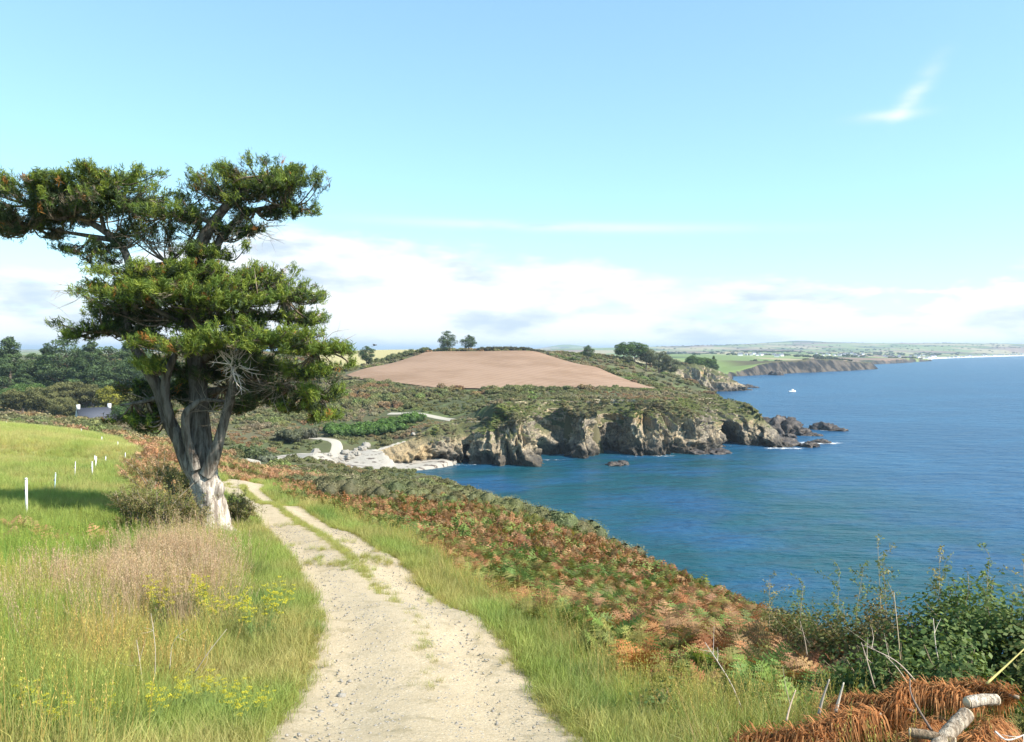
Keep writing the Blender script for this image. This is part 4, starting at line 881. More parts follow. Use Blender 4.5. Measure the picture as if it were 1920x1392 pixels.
# foliage pads: pixel centre, half width, half height, depth offset and half depth in metres, lit green share, density
PADS = [(-45,392,55,34,.3,1.2,.5,1),(40,358,70,24,.2,1.2,.6,1.1),(120,358,70,26,.1,1.3,.6,1.1),(205,338,70,20,-.1,.9,.75,1.1),(45,405,75,26,.5,1.3,.15,1.1),(140,398,80,26,.3,1.3,.25,1),(40,437,60,14,.7,.9,.05,.8),(215,375,70,24,0,1.1,.5,1),(255,400,50,30,.3,1,.3,.8),(160,470,38,14,.2,.7,.05,.7),(190,492,35,10,.3,.6,.05,.6),
    (325,402,62,20,-.4,.9,.7,1.1),(300,436,60,34,.4,.9,.12,.8),(400,440,60,30,.5,.9,.15,.7),(250,455,35,30,.2,.7,.1,.6),
    (490,332,75,22,0,1.1,.6,1.1),(530,362,50,26,.1,1,.35,1),(450,365,70,30,.2,1,.3,.9),(565,402,28,9,.4,.4,.5,.9),(400,346,42,8,-.1,.5,.35,.5),(360,372,30,10,0,.5,.3,.5),(480,400,60,22,.5,.9,.12,.8),(480,438,50,10,.5,.7,.05,.4),(520,348,60,18,-.3,.8,.5,.8),
    (408,478,42,15,-.2,.7,.6,1),(350,480,50,14,.2,.7,.3,.8),(300,515,85,20,-.3,1.1,.75,1.2),(225,535,50,18,-.5,.8,.7,1.1),(350,550,100,22,-.8,1.1,.85,1.3),(265,560,80,16,-.9,.9,.85,1.2),(440,572,70,20,-.7,.9,.8,1.2),(425,520,55,18,0,.8,.6,1),(495,522,40,16,-.1,.6,.65,1.1),(500,545,60,16,.1,.8,.4,.9),(560,562,48,9,-.5,.6,.6,1),(480,600,60,20,.3,.9,.3,.9),(592,602,24,7,-.2,.4,.6,1),(545,604,45,14,0,.7,.35,.9),
    (300,590,90,26,.5,1.1,.1,1),(200,590,40,16,-.3,.7,.25,1),(190,615,48,14,-.3,.7,.3,1),(150,632,26,6,-.5,.4,.3,1),(250,625,50,22,.2,.8,.12,.9),(380,600,80,25,.5,1,.1,1),
    (365,652,68,16,-1.1,.8,.9,1.3),(415,632,55,14,-1.1,.7,.9,1.3),(290,690,22,6,-.6,.4,.9,1),(470,612,34,13,-.8,.5,.8,1.1),(505,640,80,18,-1.0,.9,.85,1.2),(560,660,55,16,-1.1,.8,.85,1.2),(590,700,45,18,-.6,.9,.7,1.1),(610,745,32,20,-.2,.8,.7,1.1),(600,785,28,14,.1,.6,.7,1),
    (500,690,85,30,.3,1.1,.08,.9),(430,690,70,40,.6,1,.05,.9),(540,730,70,26,.3,1,.12,.9),(480,745,80,14,.5,.9,.1,.6),(560,768,50,12,.3,.8,.15,.7),(350,700,60,40,.9,.8,.02,1.5),(340,640,60,40,.8,.8,.02,1.4),(380,740,45,34,1.0,.7,.02,1.3),(425,765,60,22,1.0,.8,.04,1.2),(300,735,50,26,1.0,.8,.03,1.2),(410,660,70,30,.7,.9,.03,1.3),
    (262,788,44,9,.2,.7,.3,1),(285,800,40,8,.4,.7,.15,.8),(290,768,34,10,.5,.6,.1,.7),(648,660,20,5,-1.1,.3,.6,.8)]
MPP = TREE_D / FPX
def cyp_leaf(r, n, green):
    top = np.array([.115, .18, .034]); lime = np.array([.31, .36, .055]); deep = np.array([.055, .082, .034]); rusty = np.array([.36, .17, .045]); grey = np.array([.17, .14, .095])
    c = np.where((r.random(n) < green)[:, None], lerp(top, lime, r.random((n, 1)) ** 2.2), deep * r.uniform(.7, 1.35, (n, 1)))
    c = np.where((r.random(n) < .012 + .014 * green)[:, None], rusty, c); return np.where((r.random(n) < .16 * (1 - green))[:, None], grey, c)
r = np.random.default_rng(5); twig = MB(); pads_out = []
for pi, (cx, cy, hw, hh, dy, hd, green, dens) in enumerate(PADS):
    c0 = tp(cx, cy, dy); a, b, h = hw * MPP * 1.04, hd * .9, hh * MPP * .72
    near_i = np.argmin(((ANCH - (c0 + np.array([0, 0, -.3 * h]))) ** 2).sum(1)); anc = ANCH[near_i]; 
    nb = max(5, int(9 * a * b * dens + 5)); fm_ = MB(); SP = []; SD = []; SG = []
    for q in range(nb):
        th = r.random() * 6.283; rad = r.uniform(.35, 1.05) if q % 4 else r.uniform(1.05, 1.4); end = c0 + np.array([math.cos(th) * a * rad, math.sin(th) * b * rad, r.uniform(-.7, .8) * h * (1 - .3 * min(rad, 1)) + (.10 if q % 4 == 0 else 0)])
        mid = (anc + end) / 2 + np.array([0, 0, -.12 * np.linalg.norm(end - anc)]) + r.normal(0, .08, 3); up_end = end + np.array([0, 0, .10])
        cv = smooth_path(np.array([anc, mid, end, up_end + (end - mid) * .12]), 4)
        twig.tube(cv - T0, np.linspace(.028, .006, len(cv)), 4, np.array([.8, .72, .62]) * r.uniform(.6, 1.2), cap=False)
        m_ = int((17 if q % 4 else 8) * dens * (a + b) / 1.4) + 4; t = r.uniform(.42, 1.0, m_); k = t * (len(cv) - 1); i0 = np.minimum(k.astype(int), len(cv) - 2); f = (k - i0)[:, None]
        pts = cv[i0] * (1 - f) + cv[i0 + 1] * f; dr = cv[i0 + 1] - cv[i0]; dr /= np.linalg.norm(dr, axis=1)[:, None] + 1e-9
        pts = pts + r.normal(0, 1, (m_, 3)) * np.array([.15, .15, .022]) * (.6 + .6 * a) * (1.15 - t[:, None] * .55); out = pts - c0; out[:, 2] = 0; out /= np.linalg.norm(out, axis=1)[:, None] + .2
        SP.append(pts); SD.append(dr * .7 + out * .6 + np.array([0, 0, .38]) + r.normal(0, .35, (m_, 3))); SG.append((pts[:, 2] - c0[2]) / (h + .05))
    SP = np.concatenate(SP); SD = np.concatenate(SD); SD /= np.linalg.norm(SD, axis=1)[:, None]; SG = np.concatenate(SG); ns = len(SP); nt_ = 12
    g_ = np.clip(green * .85 + .55 * SG, 0.01, 1); base_c = cyp_leaf(r, ns, g_)  # pad tops painted sunlit green, undersides painted dark like shade
    P = np.repeat(SP, nt_, 0) + np.repeat(SD, nt_, 0) * np.tile(np.linspace(-.06, .17, nt_), ns)[:, None] + r.normal(0, .03, (ns * nt_, 3))
    ax = np.repeat(SD, nt_, 0) + r.normal(0, .55, (ns * nt_, 3)); cc = np.repeat(base_c, nt_, 0) * r.uniform(.75, 1.25, (ns * nt_, 1))
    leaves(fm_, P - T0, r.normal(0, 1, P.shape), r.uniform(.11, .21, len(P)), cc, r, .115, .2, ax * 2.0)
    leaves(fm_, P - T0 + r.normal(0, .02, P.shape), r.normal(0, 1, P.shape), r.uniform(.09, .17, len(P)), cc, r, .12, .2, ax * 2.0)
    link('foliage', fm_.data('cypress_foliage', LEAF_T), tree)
link('twigs', twig.data('twigs', BARK, True), tree)
# bare dead twigs: the pale tangle on the right limb and grey whiskers under the pads
def whiskers(centre, n, L0, L1, rad, col, seed, spread=(1, 1, 1), bias=(0, 0, 0), forks=3):
    r = np.random.default_rng(seed); mb = MB()
    for i in range(n):
        d = r.normal(0, 1, 3) * np.array(spread) + np.array(bias); d /= np.linalg.norm(d); L = r.uniform(L0, L1); s = centre + r.normal(0, .05, 3)
        cv = np.array([s, s + d * L * .5 + r.normal(0, .06 * L, 3), s + d * L + r.normal(0, .1 * L, 3)]); mb.tube(smooth_path(cv, 3), np.linspace(rad, rad * .25, 7), 4, np.array(col) * r.uniform(.8, 1.2), cap=False)
        for f in range(forks):
            q = cv[1] + (cv[2] - cv[1]) * r.uniform(-.6, .8); d2 = d + r.normal(0, .7, 3); d2 /= np.linalg.norm(d2); mb.tube(np.array([q, q + d2 * L * .22 + r.normal(0, .02, 3), q + d2 * L * .42]), [rad * .45, rad * .3, rad * .12], 3, np.array(col) * r.uniform(.8, 1.2), cap=False)
    return mb
DEADW = vcol_mat('dead_wood', .9, 20, .25)
link('dead_twigs', whiskers(tp(440, 688, -1.0) - T0, 26, .35, .75, .017, (.62, .53, .44), 3, (1.2, .6, .8), (.1, -.3, -.1), 4).data('dead_twigs', DEADW), tree)
for (wx, wy, wd, n_, s_) in ((520,728,-.3,26,5),(470,430,.2,20,6),(395,505,.2,14,7),(290,460,.2,18,8),(165,545,-.2,12,9),(560,705,-.5,22,10),(420,640,.3,16,12),(395,770,-.2,14,13),(270,590,.2,14,14),(600,655,-1.1,10,15),(320,410,.2,12,16)):
    link('dead_twigs', whiskers(tp(wx, wy, wd) - T0, n_, .5, 1.15, .010, (.34, .28, .21), s_, (1.3, .8, .35), (.15, -.1, .05), 4).data('dead_twigs', DEADW), tree)

# ================================================================== other trees
TRUNK = vcol_mat('far_bark', .95, 3, .3)
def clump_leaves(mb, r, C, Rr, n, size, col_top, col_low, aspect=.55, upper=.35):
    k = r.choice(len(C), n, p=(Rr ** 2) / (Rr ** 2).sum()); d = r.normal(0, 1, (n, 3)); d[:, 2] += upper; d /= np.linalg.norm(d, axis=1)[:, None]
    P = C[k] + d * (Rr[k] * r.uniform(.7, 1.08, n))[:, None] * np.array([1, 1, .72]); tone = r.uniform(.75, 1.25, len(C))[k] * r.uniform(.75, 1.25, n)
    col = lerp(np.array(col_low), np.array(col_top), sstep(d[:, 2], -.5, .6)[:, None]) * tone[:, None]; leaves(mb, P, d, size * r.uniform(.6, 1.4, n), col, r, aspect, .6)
def conifer(seed, h, w, n=15000, bare=.18, flat=False):
    """broad, tiered evergreen: trunk and spreading plates of foliage; base at the origin"""
    r = np.random.default_rng(seed); tr = MB(); tr.tube(smooth_path(np.array([[0, 0, -.05], [r.normal(0, .012), 0, h * .35], [r.normal(0, .02), r.normal(0, .02), h * .7], [0, 0, h * .95]]), 4), np.linspace(h * .026, .003, 13), 7, np.array([.14, .115, .09]), .2)
    C = []; Rr = []
    for i in range(30):
        t = (i + .5) / 30; prof = (math.sin(math.pi * min(1, (t * .92 + .10))) ** .7) if flat else (1 - t) ** .85 * min(1, .5 + t * 3)
        z = h * (bare + (1 - bare) * t); k = 3 if t < .75 else 2
        for j in range(k):
            a = r.random() * 6.283; rad = w * prof * r.uniform(.45, .95); C.append([math.cos(a) * rad, math.sin(a) * rad, z + r.normal(0, .03 * h)]); Rr.append(w * r.uniform(.16, .30) * (.6 + prof * .5))
            if j == 0: tr.tube(np.array([[0, 0, z - .06 * h], [C[-1][0] * .5, C[-1][1] * .5, z - .04 * h], C[-1]]), [h * .007, h * .005, .002], 4, np.array([.13, .105, .08]), cap=False)
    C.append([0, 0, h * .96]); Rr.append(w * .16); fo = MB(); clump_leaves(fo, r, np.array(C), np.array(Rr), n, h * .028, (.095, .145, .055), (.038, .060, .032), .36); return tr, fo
def broadleaf(seed, h, w, n=9000, top=(.17, .17, .065), low=(.075, .08, .035), bare=.2):
    r = np.random.default_rng(seed); tr = MB(); tr.tube(smooth_path(np.array([[0, 0, -.05], [r.normal(0, .01), 0, h * .3], [0, 0, h * .7]]), 4), np.linspace(h * .028, .006, 9), 6, np.array([.15, .125, .10]), .2); C = []; Rr = []
    for i in range(34):
        d = r.normal(0, 1, 3); d /= np.linalg.norm(d); d[2] = d[2] * .85 + .1; q = r.uniform(.55, .85); c = np.array([d[0] * w * q, d[1] * w * q, h * (.56 + .38 * d[2] * q)]); C.append(c); Rr.append(w * r.uniform(.22, .36))
        if i < 9: tr.tube(np.array([[0, 0, h * .3], c * .5 + np.array([0, 0, h * .15]), c]), [h * .010, h * .006, .002], 4, np.array([.14, .115, .09]), cap=False)
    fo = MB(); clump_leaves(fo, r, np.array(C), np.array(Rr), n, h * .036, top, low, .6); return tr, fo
def tree_thing(name, parts, loc, label, cat='tree', group=None, scale=1.0, rz=0.0):
    root = link(name, None, label=label, cat=cat, group=group, loc=loc, rot=(0, 0, rz), scale=(scale,) * 3)
    link('trunk', parts[0], root); link('crown', parts[1], root); return root
def bake(gen, tag): return gen[0].data(tag + '_trunk', TRUNK, True), gen[1].data(tag + '_crown', LEAF_T)
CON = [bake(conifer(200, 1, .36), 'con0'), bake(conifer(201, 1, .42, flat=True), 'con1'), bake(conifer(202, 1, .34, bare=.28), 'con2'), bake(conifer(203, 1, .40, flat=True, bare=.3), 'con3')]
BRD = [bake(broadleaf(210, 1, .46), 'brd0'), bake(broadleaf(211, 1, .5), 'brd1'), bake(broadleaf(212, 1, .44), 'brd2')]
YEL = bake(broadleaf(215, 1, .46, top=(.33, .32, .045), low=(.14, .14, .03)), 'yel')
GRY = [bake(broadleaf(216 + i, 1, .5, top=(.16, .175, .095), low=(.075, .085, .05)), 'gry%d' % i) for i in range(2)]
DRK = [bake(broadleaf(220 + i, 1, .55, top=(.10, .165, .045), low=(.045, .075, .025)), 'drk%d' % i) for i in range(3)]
def plant_at(px, top_py, d, ground=None):
    p = at(px, top_py, d); g = H(np.array([p[0]]), np.array([p[1]]))[0] if ground is None else ground
    return np.array([p[0], p[1], g - .1]), p[2] - g + .1
rt = np.random.default_rng(77)
# wood behind the cottage
wood = [(18,644,275,0,'tall pointed conifer at the left edge of the wood'),(62,676,300,1,'lower conifer just right of the tall pointed one in the wood'),(88,662,285,2,'conifer with thin pointed top left of the broad spreading conifer'),(118,648,280,1,'broad spreading conifer rising above the brown trees left of the cottage'),(150,672,300,3,'conifer behind the cottage chimney, shorter than its neighbours'),(172,655,275,2,'slim conifer standing right above the cottage roof'),(205,664,290,1,'dense dark conifer left of the yellow tree top'),(238,652,300,0,'conifer seen between the limbs of the big cypress'),(268,668,285,3,'conifer behind the left limbs of the big cypress'),(-20,665,290,1,'conifer cut by the left edge of the picture'),(330,690,300,1,'conifer mostly hidden behind the cypress trunk'),(42,700,262,2,'small conifer in front of the tall pointed one')]
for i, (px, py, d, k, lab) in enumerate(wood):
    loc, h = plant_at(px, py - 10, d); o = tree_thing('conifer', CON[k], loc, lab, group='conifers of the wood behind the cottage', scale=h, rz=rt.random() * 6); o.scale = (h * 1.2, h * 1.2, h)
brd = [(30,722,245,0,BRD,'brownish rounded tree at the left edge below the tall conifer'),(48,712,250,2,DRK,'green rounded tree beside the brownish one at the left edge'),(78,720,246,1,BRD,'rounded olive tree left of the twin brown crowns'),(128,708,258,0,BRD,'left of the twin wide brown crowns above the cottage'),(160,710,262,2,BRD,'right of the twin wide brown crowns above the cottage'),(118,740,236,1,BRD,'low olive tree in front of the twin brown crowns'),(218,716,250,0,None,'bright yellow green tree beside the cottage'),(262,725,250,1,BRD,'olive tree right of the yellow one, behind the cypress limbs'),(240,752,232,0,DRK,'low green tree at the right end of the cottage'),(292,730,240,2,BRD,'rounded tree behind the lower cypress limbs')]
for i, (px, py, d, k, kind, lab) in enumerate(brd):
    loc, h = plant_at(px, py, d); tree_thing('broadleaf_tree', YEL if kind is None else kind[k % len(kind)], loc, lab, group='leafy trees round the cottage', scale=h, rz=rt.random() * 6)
# trees on the headland
for px, py, d, s, k, lab in ((838,622,424,1,1,'larger of the two dark cypresses on the crest of the ploughed field'),(879,629,424,1,3,'smaller right-hand cypress on the crest of the ploughed field')):
    loc, h = plant_at(px, py, d, 26.3); o = tree_thing('cypress_tree', CON[k], loc, lab, group='cypresses on the field crest', scale=h, rz=k)
    o.scale = (h * 1.15, h * 1.15, h)
loc, h = plant_at(687, 650, 396); o = tree_thing('pine_tree', CON[3], loc, 'lone rounded pine at the left corner of the ploughed field', scale=h, rz=2.0); o.scale = (h * 1.2, h * 1.2, h)
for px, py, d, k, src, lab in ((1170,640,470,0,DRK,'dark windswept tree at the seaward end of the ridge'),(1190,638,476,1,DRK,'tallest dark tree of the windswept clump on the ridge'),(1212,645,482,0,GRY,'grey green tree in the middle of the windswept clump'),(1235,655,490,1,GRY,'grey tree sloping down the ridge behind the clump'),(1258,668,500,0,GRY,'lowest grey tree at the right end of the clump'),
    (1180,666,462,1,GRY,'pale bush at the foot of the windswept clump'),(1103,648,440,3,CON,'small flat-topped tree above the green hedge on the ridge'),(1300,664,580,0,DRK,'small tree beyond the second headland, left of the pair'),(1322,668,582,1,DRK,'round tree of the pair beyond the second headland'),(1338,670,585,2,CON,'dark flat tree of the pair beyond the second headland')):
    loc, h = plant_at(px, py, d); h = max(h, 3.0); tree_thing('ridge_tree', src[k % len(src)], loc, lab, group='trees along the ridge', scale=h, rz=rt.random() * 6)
# hedge bushes: ridge hedge, field edge hedge, evergreen shrubs above the beach
def bush_row(name, pts, label, group, top, low, d_jit, hgt, seed, cat='bush', leafn=1100):
    me = []
    for q in range(3):
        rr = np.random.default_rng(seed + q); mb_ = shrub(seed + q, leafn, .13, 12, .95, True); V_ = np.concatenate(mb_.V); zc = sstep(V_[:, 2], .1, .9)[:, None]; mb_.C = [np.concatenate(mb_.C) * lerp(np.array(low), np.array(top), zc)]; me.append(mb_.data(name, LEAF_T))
    for i, (px, py, d) in enumerate(pts):
        p_ = at(px, py, d); g = H(np.array([p_[0]]), np.array([p_[1]]))[0]; hh_ = max(1.0, p_[2] - g + .3) if hgt is None else hgt
        o = link(name, me[i % 3], label=label.format(nth(i)) if len(pts) > 1 else label, cat=cat, group=group, loc=(p_[0], p_[1], g - .3), rot=(0, 0, rt.random() * 6), scale=(hh_ * 1.15, hh_ * 1.15, hh_))
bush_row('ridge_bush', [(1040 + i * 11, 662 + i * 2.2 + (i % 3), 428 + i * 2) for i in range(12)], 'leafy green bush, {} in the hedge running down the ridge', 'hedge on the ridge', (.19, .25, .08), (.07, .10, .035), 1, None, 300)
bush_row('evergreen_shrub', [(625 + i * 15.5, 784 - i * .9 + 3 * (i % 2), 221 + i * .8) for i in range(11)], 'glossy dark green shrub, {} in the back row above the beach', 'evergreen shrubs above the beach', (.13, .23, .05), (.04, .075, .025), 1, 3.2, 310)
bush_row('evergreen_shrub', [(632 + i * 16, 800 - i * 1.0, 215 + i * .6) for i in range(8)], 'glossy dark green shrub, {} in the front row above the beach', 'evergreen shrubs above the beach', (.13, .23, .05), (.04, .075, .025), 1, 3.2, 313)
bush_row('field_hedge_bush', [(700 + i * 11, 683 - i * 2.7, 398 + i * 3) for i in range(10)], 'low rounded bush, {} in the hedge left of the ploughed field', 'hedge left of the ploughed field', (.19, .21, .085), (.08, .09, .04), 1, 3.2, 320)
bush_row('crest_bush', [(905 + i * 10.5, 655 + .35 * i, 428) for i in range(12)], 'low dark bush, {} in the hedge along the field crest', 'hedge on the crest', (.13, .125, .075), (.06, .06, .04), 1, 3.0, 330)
for px, py, d, hh_, lab, top in ((470,786,170,4.6,'big dark rounded bush in the valley right of the cypress',(.12,.15,.06)),(540,775,205,4.0,'grey green bush in the valley above the track bend',(.17,.18,.10)),(500,834,158,1.8,'pale grey bush beside the track bend',(.26,.28,.19)),(450,800,180,4.4,'dark bush just behind the cypress trunk in the valley',(.12,.15,.06)),(575,790,212,3.2,'grey bush left of the evergreen shrubs',(.17,.17,.11))):
    bush_row('valley_bush', [(px, py, d)], lab, 'bushes in the valley', top, np.array(top) * .4, 1, hh_, 340 + int(px) % 40)
# ================================================================== fence posts
POSTW = vcol_mat('white_post', .6, 8, .12, 0)
posts = [(50,965,893,21.5,.055,0,'nearest white post standing in the shaded grass of the field'),(102,922,880,28.5,.03,.06,'thin pale blue tree guard behind the nearest white post'),(140,899,864,36,.025,.05,'thin pale post left of the leaning pair'),
    (173,886,852,37,.05,0,'front white post of the leaning cluster in the field'),(178,873,846,41,.05,.10,'leaning white post just behind the front one of the cluster'),(176,859,837,47,.05,.08,'rear white post of the leaning cluster'),(198,851,830,54,.05,0,'white post between the cluster and the field corner'),(217,847,828,60,.05,.04,'white post left of the trio at the field corner'),
    (221,833,819,78,.05,0,'shortest looking post behind the trio at the field corner'),(228,842,825,68,.05,0,'middle post of the trio at the field corner'),(234,839,823,72,.05,.05,'right hand post of the trio at the field corner'),
    (191,825,812,86,.06,0,'white post on the far field edge nearest the corner'),(152,815,804,95,.06,.05,'white post on the far field edge, second from the corner'),(81,806,796,104,.06,0,'white post on the far field edge below the dark hedge'),(12,799,788,110,.06,0,'white post on the far field edge at the left of the picture')]
for px, y0, y1, d, rad, leanx, lab in posts:
    rad *= .62
    b = at(px, y0, d); g = ground_z(np.array([b[0]]), np.array([b[1]]))[0]; h = (y0 - y1) / FPX * d; blue = 'blue' in lab
    root = link('fence_post', None, label=lab, cat='post', group='posts round the field', loc=(b[0], b[1], g - .05), rot=(0, leanx, 0))
    m1 = MB(); m1.tube(np.array([[0, 0, -.2], [0, 0, h * .5], [.005, 0, h]]), [rad, rad * .97, rad * .93], 8, (.42, .60, .62) if blue else (.74, .73, .70), .05); link('post', m1.data('post', POSTW, True), root)
    m2 = MB(); m2.tube(np.array([[0, 0, h - .002], [0, 0, h + .035], [0, 0, h + .05]]), [rad * 1.08, rad * 1.05, rad * .5], 8, (.60, .59, .56)); link('cap', m2.data('cap', POSTW, True), root)
    m3 = MB(); m3.box((-rad - .012, 0, h * .72), (.03, .03, .05), (.06, .06, .06)); link('insulator', m3.data('insulator', POSTW), root)

# ================================================================== cottage
WHITE = vcol_mat('lime_wall', .85, 2, .08); SLATE = vcol_mat('slate', .85, 5, .2, spec=.05)
GLASS = NT('window_glass'); GLASS.pbr((.03, .035, .045), .08, None, .5)
def gable_house(name, Lx, W, he, hr, label, group, loc, rz, roofc, chims=2, small=False):
    root = link(name, None, label=label, cat='house', group=group, loc=loc, rot=(0, 0, rz))
    w = MB(); hx, hy = Lx / 2, W / 2
    V = [(-hx, -hy, -1), (hx, -hy, -1), (hx, hy, -1), (-hx, hy, -1), (-hx, -hy, he), (hx, -hy, he), (hx, hy, he), (-hx, hy, he), (-hx, 0, hr), (hx, 0, hr)]
    w.add(V, [[0, 1, 5, 4], [2, 3, 7, 6]], (.80, .79, .76)); w.add(V, [[3, 0, 4], [3, 4, 7], [7, 4, 8], [1, 2, 6], [1, 6, 5], [5, 6, 9]], (.80, .79, .76)); link('wall', w.data('wall', WHITE), root)
    rf = MB(); e = .25
    for s in (-1, 1):
        a = np.array([[-hx + .12, s * (hy + e), he - e * (hr - he) / hy + .06], [hx - .12, s * (hy + e), he - e * (hr - he) / hy + .06], [hx - .12, 0, hr + .06], [-hx + .12, 0, hr + .06]]); rf.add(np.vstack([a, a + [0, 0, .10]]), [[0, 1, 2, 3], [4, 7, 6, 5], [0, 4, 5, 1], [1, 5, 6, 2], [3, 2, 6, 7], [0, 3, 7, 4]], roofc)
    ro = link('roof', rf.data('roof', SLATE), root)
    for s in ((-1, 1) if chims == 2 else (1,) * chims):
        cm = MB(); cm.box((s * (hx - .45), 0, hr + .35), (.9, .7, 1.5), (.80, .79, .76)); cm.box((s * (hx - .45), 0, hr + 1.14), (1.0, .8, .08), (.55, .53, .5)); link('chimney', cm.data('chimney', WHITE), ro)
    for i in range(3 if not small else 2):
        x = -hx + Lx * (i + .8) / (3.6 if not small else 2.6); m_ = MB(); m_.box((x, -hy - .012, he * .55), (.9, .03, 1.1), (1, 1, 1)); wn = link('window', m_.data('window', GLASS.mat), root)
        f_ = MB(); f_.box((x, -hy - .03, he * .55 + .6), (1.1, .06, .12), (.6, .58, .55)); link('lintel', f_.data('lintel', WHITE), wn); f_ = MB(); f_.box((x, -hy - .03, he * .55 - .6), (1.1, .1, .1), (.6, .58, .55)); link('sill', f_.data('sill', WHITE), wn)
    if not small:
        d_ = MB(); d_.box((.6, -hy - .014, 1.0), (.95, .035, 2.0), (.12, .20, .30)); link('door', d_.data('door', SLATE), root)
    return root
c_ = at(180, 770, 236); cz = H(np.array([c_[0]]), np.array([c_[1]]))[0]
ridge = at(180, 764, 236)[2]; base = ridge - 6.2
gable_house('cottage', 9.0, 6.2, 2.9, 6.0, 'white cottage with grey slate roof and two chimneys below the wood', None, (c_[0] - .6, c_[1], base), R(38), (.095, .10, .12))
gable_house('cottage_annexe', 4.5, 5.0, 2.4, 4.8, 'low slate roofed annexe at the right end of the cottage', None, (c_[0] - .6 + 6.4 * math.cos(R(38)), c_[1] + 6.4 * math.sin(R(38)), base), R(38), (.10, .105, .125), 0, True)

# ================================================================== rocks in the sea and boulders on the beach
def rock_mesh(seed, n=3, rough=.5, tilt=.5, col=None):
    import bmesh
    bm = bmesh.new(); bmesh.ops.create_icosphere(bm, subdivisions=n, radius=1); V = np.array([v.co[:] for v in bm.verts]); F = np.array([[v.index for v in f.verts] for f in bm.faces]); bm.free()
    P = V * 1.3 + seed * 7.1; Q = P.copy(); Q[:, 0] += tilt * Q[:, 2]
    r1 = 1 - np.abs(2 * fbm(Q * np.array([1.3, 1.3, .5]), 3, seed) - 1); r2 = fbm(Q * 3.1, 3, seed + 9); V = V * (1 + rough * (r1 - .62) * 1.8 + rough * .5 * (r2 - .5))[:, None]; V[:, 2] = np.where(V[:, 2] < 0, V[:, 2] * .5, V[:, 2]); return V, F
SEAROCK = NT('wet_rock'); SEAROCK.pbr(SEAROCK.mix(SEAROCK.step(SEAROCK.noise(.8, 5, .65), .42, .66), (.042, .036, .034), (.15, .12, .095)), .65, SEAROCK.bump(SEAROCK.noise(3, 5, .7), .8, .15), .3)
RM = [mesh_data('sea_rock', *rock_mesh(400 + i, 4, .75, .6), SEAROCK.mat) for i in range(5)]
srocks = [(1432,803,276,4.0,2.6,'dark rock nearest the headland in the main offshore group'),(1455,806,276,5.2,4.2,'tallest peaked rock in the middle of the offshore group'),(1478,806,276,4.6,4.0,'second peaked rock of the offshore group'),(1500,812,271,4.0,1.8,'low right end of the main offshore group'),(1443,797,294,3.6,1.6,'low rock at the back of the offshore group'),
    (1413,783,332,3.6,1.2,'thin dark reef beyond the headland tip'),(1545,804,288,4.2,2.0,'dark rock standing alone farthest right'),(1566,808,284,3.2,1.0,'low tail of the rock farthest right'),(1478,822,260,2.2,1.2,'small rock between headland tip and offshore group'),(1523,817,268,2.6,.8,'small low rock under the far right rock'),
    (1519,839,237,2.6,1.2,'dark rock awash in white foam'),(1540,830,247,2.4,.9,'small rock behind the foaming one'),(1152,874,198.5,1.8,.8,'small twin rock in the bay before the cliff'),(1166,871,200,1.4,.9,'smaller right-hand rock in the bay before the cliff'),(1448,834,243,5.6,2.4,'black jagged rock forming the tip of the headland'),(1425,826,246,5.0,3.4,'black rock rising behind the headland tip'),
    (1400,725,610,5,1.6,'low reef off the second headland'),(1412,727,600,3.4,1.0,'outer reef off the second headland'),(1455,704,890,7,4,'lone stack off the far low headland'),(1345,848,222,3.0,1.0,'low rock at the cliff foot right of the buttresses'),(1300,851,221,2.6,1.0,'low rock washed by foam at the cliff foot'),(1340,832,236,2.4,.7,'small rock in the cove before the cave')]
for i, (px, py, d, w_, h_, lab) in enumerate(srocks):
    p_ = at(px, py, d); y_ = CAM_Z * FPX / max(4, (py - 655)); link('sea_rock', RM[i % 5], label=lab, cat='rock', group='rocks standing in the sea', loc=(p_[0], d, -.15), rot=(0, 0, rt.random() * 6), scale=(w_, w_ * .75, h_))
BOUL = NT('pale_boulder'); BOUL.pbr(BOUL.mix(BOUL.noise(1.5, 5, .65), (.19, .17, .14), (.40, .365, .31)), .9, BOUL.bump(BOUL.noise(4, 4, .7), .7, .1), .15)
BM_ = [mesh_data('boulder', *rock_mesh(430 + i, 3, 1.0, .8), BOUL.mat) for i in range(4)]
for i in range(46):
    px = 590 + 100 * (i + rt.random()) / 30 if i < 30 else 770 + 100 * (i - 30 + rt.random()) / 16; py = (872 - (px - 590) * .16 + rt.normal(0, 3)) if i < 30 else 866 + rt.normal(0, 3); d = (CAM_Z - 1.6) * FPX / (py - 655) if i < 30 else (CAM_Z - .4) * FPX / (py - 655)
    p_ = at(px, py, d); s_ = rt.uniform(.35, .9); g = max(H(np.array([p_[0]]), np.array([p_[1]]))[0], 0); link('boulder', BM_[i % 4], label=('pale boulder, %s among the rocks along the top of the beach' % nth(i)) if i < 30 else 'pale boulder, %s in the heap at the cliff foot' % nth(i - 30), cat='boulder', group='boulders on the beach' if i < 30 else 'boulders at the cliff foot', loc=(p_[0], p_[1], g + .15), rot=(0, 0, rt.random() * 6), scale=(s_, s_ * .8, s_ * .8))
